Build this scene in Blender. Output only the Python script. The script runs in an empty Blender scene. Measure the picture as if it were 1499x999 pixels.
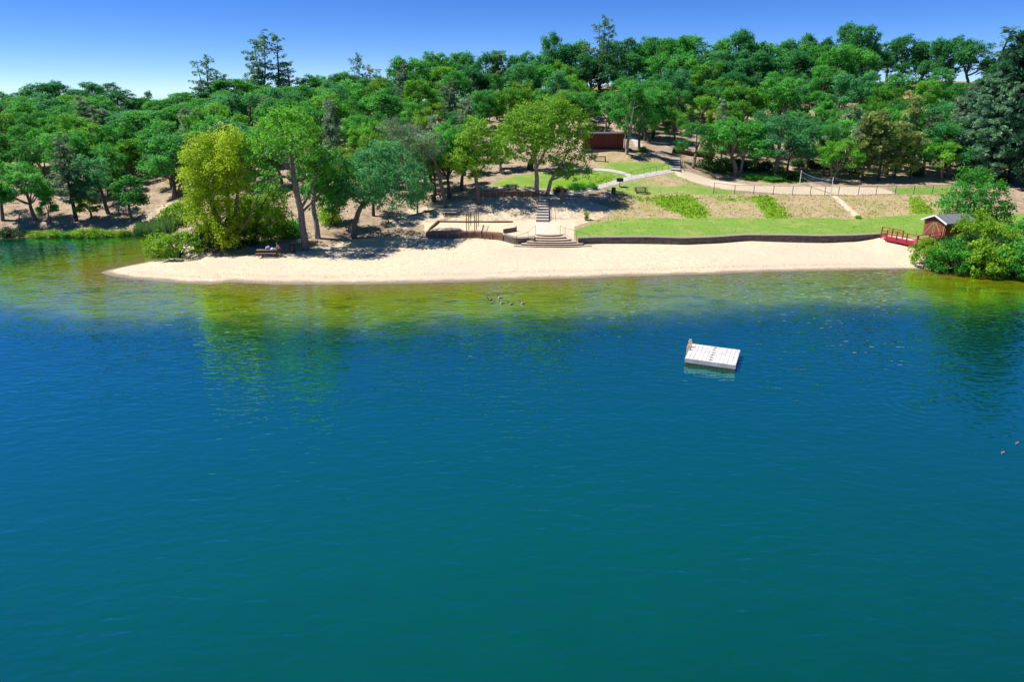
import bpy, math, random
import numpy as np
from mathutils import Vector, Matrix

R = math.radians
rnd = random.Random(7)
scene = bpy.context.scene
COL = scene.collection

# ------------------------------------------------------------------ camera
FOC, CX, CY, HC, PITCH = 999.33, 749.5, 499.5, 20.0, R(20)
SP, CP = math.sin(PITCH), math.cos(PITCH)
cam_data = bpy.data.cameras.new('camera')
cam_data.lens = 24.0
cam_data.sensor_width = 36.0
cam_data.clip_end = 6000
cam_data.clip_start = 0.5
cam = bpy.data.objects.new('camera', cam_data)
cam.location = (0, 0, HC)
cam.rotation_euler = (R(90) - PITCH, 0, 0)
COL.objects.link(cam)
scene.camera = cam

# ------------------------------------------------------------------ light
SUN_EL, SUN_AZ = R(59), math.atan2(0.05, -1.0)      # the sun stands high to the left, a touch behind the trees
SUN = Vector((math.cos(SUN_EL) * math.cos(SUN_AZ), math.cos(SUN_EL) * math.sin(SUN_AZ), math.sin(SUN_EL)))
sl = bpy.data.lights.new('sun', 'SUN')
sl.energy = 4.3
sl.angle = R(0.53)
sl.color = (1.0, 0.95, 0.86)
so = bpy.data.objects.new('sun', sl)
so.rotation_euler = (-SUN).to_track_quat('-Z', 'Y').to_euler()
so.location = (-60, 60, 90)
COL.objects.link(so)
world = bpy.data.worlds.new('World')
scene.world = world
world.use_nodes = True
wt = world.node_tree
wt.nodes.clear()
w_out = wt.nodes.new('ShaderNodeOutputWorld')
w_bg = wt.nodes.new('ShaderNodeBackground')
w_sky = wt.nodes.new('ShaderNodeTexSky')
w_sky.sky_type = 'NISHITA'
w_sky.sun_disc = False
w_sky.sun_elevation = SUN_EL
w_sky.sun_rotation = math.atan2(SUN.x, SUN.y)
w_sky.altitude = 5500
w_sky.air_density = 1.0
w_sky.dust_density = 0.0
w_sky.ozone_density = 6.0
w_hsv = wt.nodes.new('ShaderNodeHueSaturation')
w_hsv.inputs['Saturation'].default_value = 1.22
w_hsv.inputs['Hue'].default_value = 0.513
w_bg.inputs['Strength'].default_value = 0.088
wt.links.new(w_sky.outputs[0], w_hsv.inputs['Color'])
wt.links.new(w_hsv.outputs[0], w_bg.inputs['Color'])
wt.links.new(w_bg.outputs[0], w_out.inputs['Surface'])
scene.view_settings.view_transform = 'Standard'
scene.view_settings.look = 'None'
scene.view_settings.gamma = 1
scene.view_settings.use_curve_mapping = False
scene.view_settings.exposure = 0.78
scene.render.engine = 'CYCLES'
scene.cycles.use_denoising = True
try:
    scene.cycles.denoiser = 'OPENIMAGEDENOISE'
    scene.cycles.denoising_input_passes = 'RGB_ALBEDO_NORMAL'
    scene.cycles.denoising_prefilter = 'ACCURATE'
except Exception:
    pass
scene.cycles.max_bounces = 6
scene.cycles.diffuse_bounces = 3
scene.cycles.glossy_bounces = 3
scene.cycles.transmission_bounces = 3
scene.cycles.caustics_reflective = False
scene.cycles.caustics_refractive = False


# ------------------------------------------------------------------ objects
def tag(o, label=None, cat=None, group=None, kind=None):
    if label: o['label'] = label
    if cat: o['category'] = cat
    if group: o['group'] = group
    if kind: o['kind'] = kind
    return o


def thing(name, label, cat, loc=(0, 0, 0), rotz=0.0, group=None):
    o = bpy.data.objects.new(name, None)
    o.empty_display_size = 0.3
    o.location = loc
    o.rotation_euler = (0, 0, rotz)
    COL.objects.link(o)
    return tag(o, label, cat, group)


def link_mesh(name, me, mat=None, parent=None):
    o = bpy.data.objects.new(name, me)
    if mat is not None:
        for m in (mat if isinstance(mat, (list, tuple)) else [mat]):
            me.materials.append(m)
    COL.objects.link(o)
    if parent is not None:
        o.parent = parent
    return o


def np_mesh(name, verts, quads, smooth=False, attrs=None):
    verts = np.asarray(verts, dtype=np.float32)
    quads = np.asarray(quads, dtype=np.int32)
    k = quads.shape[1]
    me = bpy.data.meshes.new(name)
    me.vertices.add(len(verts))
    me.vertices.foreach_set('co', verts.ravel())
    me.loops.add(quads.size)
    me.loops.foreach_set('vertex_index', quads.ravel())
    me.polygons.add(len(quads))
    me.polygons.foreach_set('loop_start', np.arange(0, quads.size, k, dtype=np.int32))
    if smooth:
        me.polygons.foreach_set('use_smooth', np.ones(len(quads), dtype=bool))
    for an, av in (attrs or {}).items():
        a = me.attributes.new(an, 'FLOAT', 'POINT')
        a.data.foreach_set('value', np.asarray(av, dtype=np.float32))
    me.update(calc_edges=True)
    me.validate()
    return me


class MB:
    """collects boxes, bars, tubes and prisms for ONE mesh"""

    def __init__(self):
        self.v, self.f, self.m = [], [], []

    def add(self, vs, fs, mi=0):
        b = len(self.v)
        self.v += [tuple(p) for p in vs]
        self.f += [tuple(i + b for i in f) for f in fs]
        self.m += [mi] * len(fs)
        return self

    def box(self, c, s, yaw=0.0, mi=0, mat=None):
        hx, hy, hz = s[0] / 2, s[1] / 2, s[2] / 2
        M = mat or Matrix.Rotation(yaw, 3, 'Z')
        vs = [Vector(c) + M @ Vector((x * hx, y * hy, z * hz)) for z in (-1, 1) for x, y in ((-1, -1), (1, -1), (1, 1), (-1, 1))]
        return self.add(vs, [(3, 2, 1, 0), (4, 5, 6, 7), (0, 1, 5, 4), (1, 2, 6, 5), (2, 3, 7, 6), (3, 0, 4, 7)], mi)

    def bar(self, p, q, w, h, mi=0):
        p, q = Vector(p), Vector(q)
        d = q - p
        L = d.length
        d.normalize()
        up = Vector((0, 0, 1)) if abs(d.z) < 0.95 else Vector((0, 1, 0))
        s = d.cross(up).normalized()
        u = s.cross(d).normalized()
        M = Matrix((d, s, u)).transposed()
        return self.box((p + q) / 2, (L, w, h), mat=M, mi=mi)

    def tube(self, pts, radii, n=6, mi=0, cap=True):
        pts = [Vector(p) for p in pts]
        if not hasattr(radii, '__len__'):
            radii = [radii] * len(pts)
        vs, fs = [], []
        for i, p in enumerate(pts):
            a = pts[max(i - 1, 0)]
            b = pts[min(i + 1, len(pts) - 1)]
            d = (b - a).normalized()
            ref = Vector((1, 0, 0)) if abs(d.x) < 0.8 else Vector((0, 1, 0))
            s = d.cross(ref).normalized()
            t = d.cross(s)
            for k in range(n):
                an = 2 * math.pi * k / n
                vs.append(p + (s * math.cos(an) + t * math.sin(an)) * radii[i])
        for i in range(len(pts) - 1):
            for k in range(n):
                k2 = (k + 1) % n
                fs.append((i * n + k, i * n + k2, (i + 1) * n + k2, (i + 1) * n + k))
        if cap:
            fs.append(tuple(range(n - 1, -1, -1)))
            fs.append(tuple((len(pts) - 1) * n + k for k in range(n)))
        return self.add(vs, fs, mi)

    def prism(self, outline, z0, z1, mi=0):
        n = len(outline)
        vs = [(x, y, z0) for x, y in outline] + [(x, y, z1) for x, y in outline]
        fs = [tuple(range(n - 1, -1, -1)), tuple(range(n, 2 * n))]
        fs += [(i, (i + 1) % n, n + (i + 1) % n, n + i) for i in range(n)]
        return self.add(vs, fs, mi)

    def lathe(self, prof, n=14, c=(0, 0, 0), mi=0):
        vs = [(c[0] + r * math.cos(2 * math.pi * k / n), c[1] + r * math.sin(2 * math.pi * k / n), c[2] + z) for r, z in prof for k in range(n)]
        fs = [(i * n + k, i * n + (k + 1) % n, (i + 1) * n + (k + 1) % n, (i + 1) * n + k) for i in range(len(prof) - 1) for k in range(n)]
        return self.add(vs, fs, mi)

    def build(self, name, mat, parent=None, smooth=False):
        me = bpy.data.meshes.new(name)
        me.from_pydata(self.v, [], self.f)
        if smooth:
            for p in me.polygons: p.use_smooth = True
        if any(self.m):
            me.polygons.foreach_set('material_index', self.m)
        me.update()
        return link_mesh(name, me, mat, parent)


def copy_thing(root, loc=None, rotz=None, label=None):
    c = root.copy()
    COL.objects.link(c)
    if loc is not None: c.location = loc
    if rotz is not None: c.rotation_euler = (0, 0, rotz)
    if label: c['label'] = label
    for ch in list(root.children):
        d = ch.copy()
        COL.objects.link(d)
        d.parent = c
        for g in list(ch.children):
            e = g.copy()
            COL.objects.link(e)
            e.parent = d
    return c


# ------------------------------------------------------------------ materials
class NG:
    def __init__(self, name):
        self.mat = bpy.data.materials.new(name)
        self.mat.use_nodes = True
        self.t = self.mat.node_tree
        self.t.nodes.clear()
        self.out = self.t.nodes.new('ShaderNodeOutputMaterial')

    def n(self, typ, ins=None, **kw):
        nd = self.t.nodes.new('ShaderNode' + typ)
        for k, v in kw.items(): setattr(nd, k, v)
        for k, v in (ins or {}).items():
            sock = nd.inputs[k]
            if isinstance(v, bpy.types.NodeSocket): self.t.links.new(v, sock)
            else: sock.default_value = v
        return nd

    def math(self, op, a, b=0.0, clamp=False):
        nd = self.n('Math', {0: a, 1: b}, operation=op, use_clamp=clamp)
        return nd.outputs[0]

    def mix(self, f, a, b, blend='MIX'):
        nd = self.n('Mix', {0: f, 6: a, 7: b}, data_type='RGBA', blend_type=blend)
        return nd.outputs[2]

    def ramp(self, f, stops, interp='LINEAR'):
        nd = self.n('ValToRGB', {0: f})
        cr = nd.color_ramp
        cr.interpolation = interp
        while len(cr.elements) < len(stops): cr.elements.new(0.5)
        for e, (p, c) in zip(cr.elements, stops):
            e.position = p
            e.color = (c[0], c[1], c[2], 1) if hasattr(c, '__len__') else (c, c, c, 1)
        return nd.outputs[0]

    def pos(self):
        return self.n('NewGeometry').outputs['Position']

    def noise(self, vec, scale, detail=4, rough=0.55, dist=0.0):
        return self.n('TexNoise', {'Vector': vec, 'Scale': scale, 'Detail': detail, 'Roughness': rough, 'Distortion': dist}).outputs[0]

    def attr(self, name):
        return self.n('Attribute', attribute_name=name).outputs['Fac']

    def smooth(self, v, lo, hi):
        return self.n('MapRange', {0: v, 1: lo, 2: hi, 3: 0.0, 4: 1.0}, interpolation_type='SMOOTHSTEP').outputs[0]

    def surf(self, s):
        self.t.links.new(s, self.out.inputs['Surface'])
        return self.mat


def C4(c): return (c[0], c[1], c[2], 1.0)


def plain(name, col, rough=0.7, var=0.25, scale=3.0, bump=0.0, metal=0.0, spec=0.4):
    g = NG(name)
    p = g.n('TexCoord').outputs['Object']
    nz = g.noise(p, scale, 5)
    dark = [c * (1 - var) for c in col]
    lite = [min(1, c * (1 + var * 0.6)) for c in col]
    c = g.ramp(nz, [(0.3, dark), (0.7, lite)])
    ins = {'Base Color': c, 'Roughness': rough, 'Metallic': metal, 'Specular IOR Level': spec}
    if bump:
        b = g.n('Bump', {'Height': g.noise(p, scale * 4, 4), 'Strength': bump, 'Distance': 0.03})
        ins['Normal'] = b.outputs[0]
    return g.surf(g.n('BsdfPrincipled', ins).outputs[0])


def boards(name, col, step=0.2, axis='Z', var=0.3):
    g = NG(name)
    p = g.n('TexCoord').outputs['Object']
    sep = g.n('SeparateXYZ', {0: p})
    v = sep.outputs[axis]
    idx = g.math('FLOOR', g.math('DIVIDE', v, step))
    fr = g.math('FRACT', g.math('DIVIDE', v, step))
    wn = g.n('TexWhiteNoise', {'W': idx}, noise_dimensions='1D').outputs['Value']
    nz = g.noise(p, 6, 5)
    m = g.math('ADD', g.math('MULTIPLY', wn, 0.6), g.math('MULTIPLY', nz, 0.4))
    c = g.ramp(m, [(0.1, [x * (1 - var) for x in col]), (0.9, [min(1, x * (1 + var)) for x in col])])
    gap = g.smooth(fr, 0.0, 0.12)
    c = g.mix(gap, C4([x * 0.45 for x in col]), c)
    return g.surf(g.n('BsdfPrincipled', {'Base Color': c, 'Roughness': 0.8, 'Specular IOR Level': 0.2}).outputs[0])


def leaf_mat(name, dark, mid, light, trans=0.44, gloss=0.25):
    g = NG(name)
    dark, mid, light = ([min(.8, c * k) for c in q] for q, k in ((dark, 1.15), (mid, 1.22), (light, 1.25)))
    tone = g.attr('tone')
    ob = g.n('ObjectInfo').outputs['Random']
    f = g.math('ADD', g.math('MULTIPLY', tone, 0.62), g.math('MULTIPLY', ob, 0.38))
    c = g.ramp(f, [(0.1, dark), (0.5, mid), (0.92, light)])
    pb = g.n('BsdfPrincipled', {'Base Color': c, 'Roughness': 0.55, 'Specular IOR Level': gloss})
    tr = g.n('BsdfTranslucent', {'Color': g.mix(0.5, c, C4((light[0] * 1.08, light[1] * 1.28, light[2] * 0.9)))})
    mx = g.n('MixShader', {0: trans, 1: pb.outputs[0], 2: tr.outputs[0]})
    return g.surf(mx.outputs[0])


M = {}
M['bark'] = plain('bark', (0.17, 0.14, 0.11), 0.9, 0.4, 4.0, 0.6)
M['bark_pale'] = plain('bark_pale', (0.30, 0.26, 0.22), 0.9, 0.4, 4.0, 0.6)
M['bark_dark'] = plain('bark_dark', (0.075, 0.06, 0.05), 0.9, 0.35, 4.0, 0.5)
M['oak'] = leaf_mat('oak_leaves', (0.014, 0.100, 0.022), (0.046, 0.240, 0.042), (0.150, 0.460, 0.070))
M['oak_mid'] = leaf_mat('mid_oak_leaves', (0.028, 0.130, 0.014), (0.085, 0.285, 0.026), (0.215, 0.480, 0.050))
M['bark_mid'] = plain('bark_mid', (0.20, 0.165, 0.14), 0.9, 0.45, 3.0, 0.6)
M['oak_blue'] = leaf_mat('blue_oak_leaves', (0.020, 0.110, 0.044), (0.055, 0.240, 0.088), (0.150, 0.420, 0.150))
M['oak_olive'] = leaf_mat('olive_oak_leaves', (0.050, 0.140, 0.012), (0.125, 0.285, 0.020), (0.260, 0.430, 0.040))
M['oak_dark'] = leaf_mat('dark_oak_leaves', (0.012, 0.088, 0.030), (0.034, 0.185, 0.056), (0.095, 0.330, 0.090))
M['pine'] = leaf_mat('grey_pine_needles', (0.075, 0.130, 0.078), (0.170, 0.255, 0.150), (0.340, 0.430, 0.260), 0.3)
M['pine_dark'] = leaf_mat('dark_pine_needles', (0.040, 0.115, 0.075), (0.100, 0.225, 0.140), (0.230, 0.380, 0.230), 0.3)
M['pine_deep'] = leaf_mat('deep_pine_needles', (0.012, 0.055, 0.032), (0.030, 0.110, 0.060), (0.080, 0.200, 0.100), 0.25)
M['pine_yellow'] = leaf_mat('yellow_pine_needles', (0.110, 0.165, 0.045), (0.240, 0.300, 0.095), (0.440, 0.480, 0.180), 0.3)
M['willow'] = leaf_mat('willow_leaves', (0.120, 0.220, 0.008), (0.300, 0.430, 0.016), (0.560, 0.620, 0.060), 0.45)
M['willow_green'] = leaf_mat('green_willow_leaves', (0.075, 0.175, 0.008), (0.190, 0.360, 0.016), (0.380, 0.540, 0.050), 0.45)
M['shrub'] = leaf_mat('shrub_leaves', (0.065, 0.160, 0.010), (0.165, 0.325, 0.018), (0.330, 0.490, 0.045), 0.42)
M['shrub_bright'] = leaf_mat('bright_shrub_leaves', (0.020, 0.125, 0.016), (0.055, 0.255, 0.028), (0.130, 0.400, 0.055), 0.38)
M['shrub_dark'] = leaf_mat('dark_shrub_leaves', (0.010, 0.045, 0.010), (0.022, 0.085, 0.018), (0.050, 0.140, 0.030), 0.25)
M['reed'] = leaf_mat('reed_blades', (0.030, 0.095, 0.040), (0.075, 0.180, 0.070), (0.190, 0.310, 0.090), 0.4)
M['concrete'] = plain('concrete', (0.46, 0.44, 0.40), 0.9, 0.12, 1.2, 0.2)
M['tread'] = plain('stair_tread', (0.47, 0.385, 0.29), 0.9, 0.15, 1.6, 0.2)
M['timber'] = boards('retaining_timber', (0.22, 0.125, 0.085), 0.27, 'Z', 0.3)
M['timber_plain'] = plain('weathered_timber', (0.20, 0.13, 0.085), 0.85, 0.35, 5, 0.3)
M['post_pale'] = plain('pale_wood_post', (0.38, 0.30, 0.20), 0.85, 0.2, 5)
M['metal_dark'] = plain('dark_metal', (0.035, 0.035, 0.036), 0.5, 0.2, 6, 0, 0.3)
M['metal_bronze'] = plain('bronze_pipe', (0.075, 0.055, 0.035), 0.5, 0.2, 6, 0, 0.2)
M['metal_pale'] = plain('galvanised_pipe', (0.45, 0.46, 0.46), 0.45, 0.15, 6, 0, 0.5)
M['fence_green'] = plain('green_fence_wire', (0.018, 0.085, 0.060), 0.5, 0.2, 6)
M['white'] = plain('white_paint', (0.78, 0.78, 0.76), 0.5, 0.06, 3)
M['net'] = plain('net_tape', (0.10, 0.16, 0.42), 0.7, 0.1, 3)
M['black_plastic'] = plain('black_plastic', (0.020, 0.021, 0.022), 0.45, 0.2, 5)
M['green_barrel'] = plain('dark_green_paint', (0.018, 0.040, 0.032), 0.5, 0.25, 5)
M['table_wood'] = plain('table_plank', (0.24, 0.17, 0.11), 0.8, 0.3, 6)
M['table_brown'] = plain('brown_table_coating', (0.060, 0.050, 0.040), 0.7, 0.25, 6)
M['red_wall'] = boards('red_brown_boards', (0.155, 0.040, 0.032), 0.22, 'X', 0.18)
M['roof_grey'] = plain('grey_roofing', (0.095, 0.095, 0.10), 0.9, 0.2, 2.5, 0.3)
M['shingle'] = boards('grey_shingles', (0.155, 0.165, 0.185), 0.24, 'X', 0.2)
M['shed_brown'] = boards('shed_siding', (0.21, 0.085, 0.050), 0.2, 'Y', 0.15)
M['shed_trim'] = plain('tan_door_trim', (0.42, 0.27, 0.14), 0.75, 0.15, 5)
M['shed_dark'] = plain('dark_brown_paint', (0.095, 0.035, 0.028), 0.75, 0.2, 5)
M['deck_red'] = boards('red_deck_boards', (0.42, 0.045, 0.095), 0.15, 'X', 0.16)
M['rail_red'] = plain('red_rail_paint', (0.33, 0.024, 0.045), 0.6, 0.15, 4)
M['raft_white'] = plain('white_raft_plastic', (0.58, 0.57, 0.55), 0.55, 0.22, 1.6)
M['beige'] = plain('beige_plastic', (0.60, 0.50, 0.35), 0.55, 0.1, 3)
M['skin'] = plain('skin', (0.50, 0.27, 0.19), 0.6, 0.08, 4)
M['shirt'] = plain('pinkish_cloth', (0.52, 0.27, 0.24), 0.85, 0.15, 8)
M['shorts'] = plain('dark_red_cloth', (0.085, 0.025, 0.030), 0.85, 0.2, 8)
M['hair'] = plain('brown_hair', (0.11, 0.045, 0.030), 0.7, 0.25, 20)
M['lavender'] = plain('lavender_cloth', (0.40, 0.31, 0.55), 0.85, 0.2, 8)
M['pale_cloth'] = plain('pale_blue_cloth', (0.58, 0.70, 0.74), 0.85, 0.12, 8)
M['teal'] = plain('teal_plastic', (0.02, 0.22, 0.16), 0.5, 0.15, 8)
M['goose_grey'] = plain('goose_grey', (0.17, 0.135, 0.10), 0.7, 0.3, 9)
M['goose_black'] = plain('goose_black', (0.012, 0.012, 0.013), 0.5, 0.2, 9)
M['goose_white'] = plain('goose_white', (0.72, 0.70, 0.66), 0.7, 0.06, 9)
M['slat'] = plain('grey_bench_plank', (0.14, 0.10, 0.08), 0.8, 0.3, 6)


def stone_mat():
    g = NG('stone_blocks')
    p = g.n('TexCoord').outputs['UV']
    br = g.n('TexBrick', {'Vector': p, 'Color1': C4((0.24, 0.20, 0.165)), 'Color2': C4((0.11, 0.094, 0.078)), 'Mortar': C4((0.035, 0.03, 0.026)),
                          'Scale': 1.0, 'Mortar Size': 0.018, 'Brick Width': 0.44, 'Row Height': 0.19, 'Bias': -0.1})
    nz = g.noise(g.pos(), 2.5, 5)
    c = g.mix(g.smooth(nz, 0.35, 0.75), br.outputs[0], C4((0.10, 0.088, 0.075)), 'MIX')
    b = g.n('Bump', {'Height': br.outputs[1], 'Strength': 0.7, 'Distance': 0.03}, invert=True)
    return g.surf(g.n('BsdfPrincipled', {'Base Color': c, 'Roughness': 0.9, 'Normal': b.outputs[0], 'Specular IOR Level': 0.2}).outputs[0])


M['stone'] = stone_mat()


def ground_mat():
    g = NG('ground_surface')
    p = g.pos()
    n1 = g.noise(p, 0.35, 5, 0.6)
    n2 = g.noise(p, 1.6, 5, 0.65)
    n3 = g.noise(p, 7.0, 4, 0.7)
    n4 = g.noise(p, 0.09, 3)
    # woodland dirt with straw and leaf litter
    dirt = g.ramp(n2, [(0.3, (0.27, 0.190, 0.135)), (0.55, (0.43, 0.33, 0.24)), (0.75, (0.55, 0.44, 0.32))])
    dirt = g.mix(g.smooth(n3, 0.48, 0.66), dirt, C4((0.17, 0.115, 0.08)))
    dirt = g.mix(g.math('MULTIPLY', g.smooth(n1, 0.46, 0.66), 0.55), dirt, C4((0.21, 0.145, 0.10)))
    straw = g.noise(g.n('Mapping', {'Vector': p, 'Rotation': (0, 0, .5), 'Scale': (1, 3.2, 1)}).outputs[0], 1.1, 4, .65)
    dirt = g.mix(g.math('MULTIPLY', g.smooth(straw, 0.52, 0.66), 0.7), dirt, C4((0.56, 0.45, 0.30)))
    gold = g.ramp(n2, [(0.3, (0.30, 0.175, 0.09)), (0.7, (0.44, 0.29, 0.145))])
    # dry grass of the bank
    dry = g.ramp(n3, [(0.25, (0.30, 0.225, 0.130)), (0.5, (0.43, 0.335, 0.20)), (0.75, (0.54, 0.44, 0.285))])
    dry = g.mix(g.smooth(n2, 0.52, 0.72), dry, C4((0.24, 0.235, 0.075)))
    dry = g.mix(g.math('MULTIPLY', g.smooth(n1, 0.42, 0.62), 0.75), dry, g.mix(n3, C4((0.19, 0.21, 0.05)), C4((0.42, 0.38, 0.15))))
    # watered lawn
    green = g.ramp(n3, [(0.25, (0.105, 0.215, 0.028)), (0.5, (0.170, 0.300, 0.048)), (0.75, (0.240, 0.365, 0.080))])
    green = g.mix(g.math('MULTIPLY', g.smooth(n1, 0.48, 0.70), 0.8), green, C4((0.31, 0.34, 0.095)))
    lush = g.ramp(n3, [(0.25, (0.070, 0.170, 0.010)), (0.5, (0.150, 0.290, 0.018)), (0.75, (0.27, 0.40, 0.035))])
    # sand
    sand = g.ramp(n2, [(0.25, (0.50, 0.405, 0.295)), (0.5, (0.63, 0.525, 0.375)), (0.8, (0.71, 0.605, 0.455))])
    sand = g.mix(g.smooth(n4, 0.40, 0.70), sand, C4((0.57, 0.475, 0.36)))
    dots = g.n('TexVoronoi', {'Vector': p, 'Scale': 2.1, 'Randomness': 1.0}).outputs['Distance']
    speck = g.math('MULTIPLY', g.smooth(dots, 0.20, 0.06), g.smooth(n2, 0.50, 0.62))
    sand = g.mix(g.math('MULTIPLY', speck, 0.6), sand, C4((0.28, 0.20, 0.13)))
    z = g.n('SeparateXYZ', {0: p}).outputs[2]
    wob = g.math('MULTIPLY', g.math('SUBTRACT', n1, 0.5), 0.10)
    zz = g.math('ADD', z, wob)
    wet = g.smooth(zz, 0.14, 0.04)
    sand = g.mix(g.math('MULTIPLY', wet, 0.85), sand, C4((0.19, 0.15, 0.105)))
    line = g.math('MULTIPLY', g.smooth(zz, 0.15, 0.19), g.smooth(zz, 0.26, 0.21))
    sand = g.mix(g.math('MULTIPLY', g.math('MULTIPLY', line, g.smooth(n3, 0.5, 0.62)), 0.7), sand, C4((0.20, 0.15, 0.11)))
    conc = g.ramp(n2, [(0.3, (0.55, 0.49, 0.41)), (0.7, (0.62, 0.56, 0.475))])

    def m(name, lo=0.30, hi=0.70, amt=0.9):
        a = g.attr(name)
        j = g.math('MULTIPLY', g.math('SUBTRACT', g.math('ADD', g.math('ADD', g.math('MULTIPLY', n2, 0.4), g.math('MULTIPLY', n3, 0.3)), g.math('MULTIPLY', n1, 0.3)), 0.5), amt * 2)
        # noise only acts where the mask is between 0 and 1
        e = g.math('MULTIPLY', g.math('MULTIPLY', a, g.math('SUBTRACT', 1.0, a)), 4.0)
        return g.smooth(g.math('ADD', a, g.math('MULTIPLY', j, e)), lo, hi)

    c = dirt
    c = g.mix(m('m_gold'), c, gold)
    c = g.mix(m('m_dry'), c, dry)
    c = g.mix(m('m_green'), c, green)
    c = g.mix(m('m_lush'), c, lush)
    c = g.mix(m('m_sand'), c, sand)
    c = g.mix(m('m_conc', 0.45, 0.55, 0.1), c, conc)
    bh = g.math('ADD', g.math('ADD', g.math('MULTIPLY', n3, 0.6), g.math('MULTIPLY', g.noise(p, 22, 2), 0.4)), g.math('MULTIPLY', n2, 0.9))
    bh = g.math('ADD', bh, g.math('MULTIPLY', g.smooth(dots, 0.05, 0.30), 0.7))
    b = g.n('Bump', {'Height': bh, 'Strength': 0.7, 'Distance': 0.16})
    rough = g.math('SUBTRACT', 0.95, g.math('MULTIPLY', wet, 0.4))
    return g.surf(g.n('BsdfPrincipled', {'Base Color': c, 'Roughness': rough, 'Specular IOR Level': 0.15, 'Normal': b.outputs[0]}).outputs[0])


M['ground'] = ground_mat()

# ------------------------------------------------------------------ terrain: a sheet of profiles from the lake bed to behind the ridge
def vof(py): return (py - CY) / FOC
def d_from(py, z): return (HC - z) / (SP + vof(py) * CP)
def z_from(py, d): return HC - d * (SP + vof(py) * CP)
def world(px, d, z):
    v = ((HC - z) / d - SP) / CP
    return Vector(((px - CX) / FOC * d, d * (CP - v * SP), z))
def at_z(px, py, z): return world(px, d_from(py, z), z)


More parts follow.
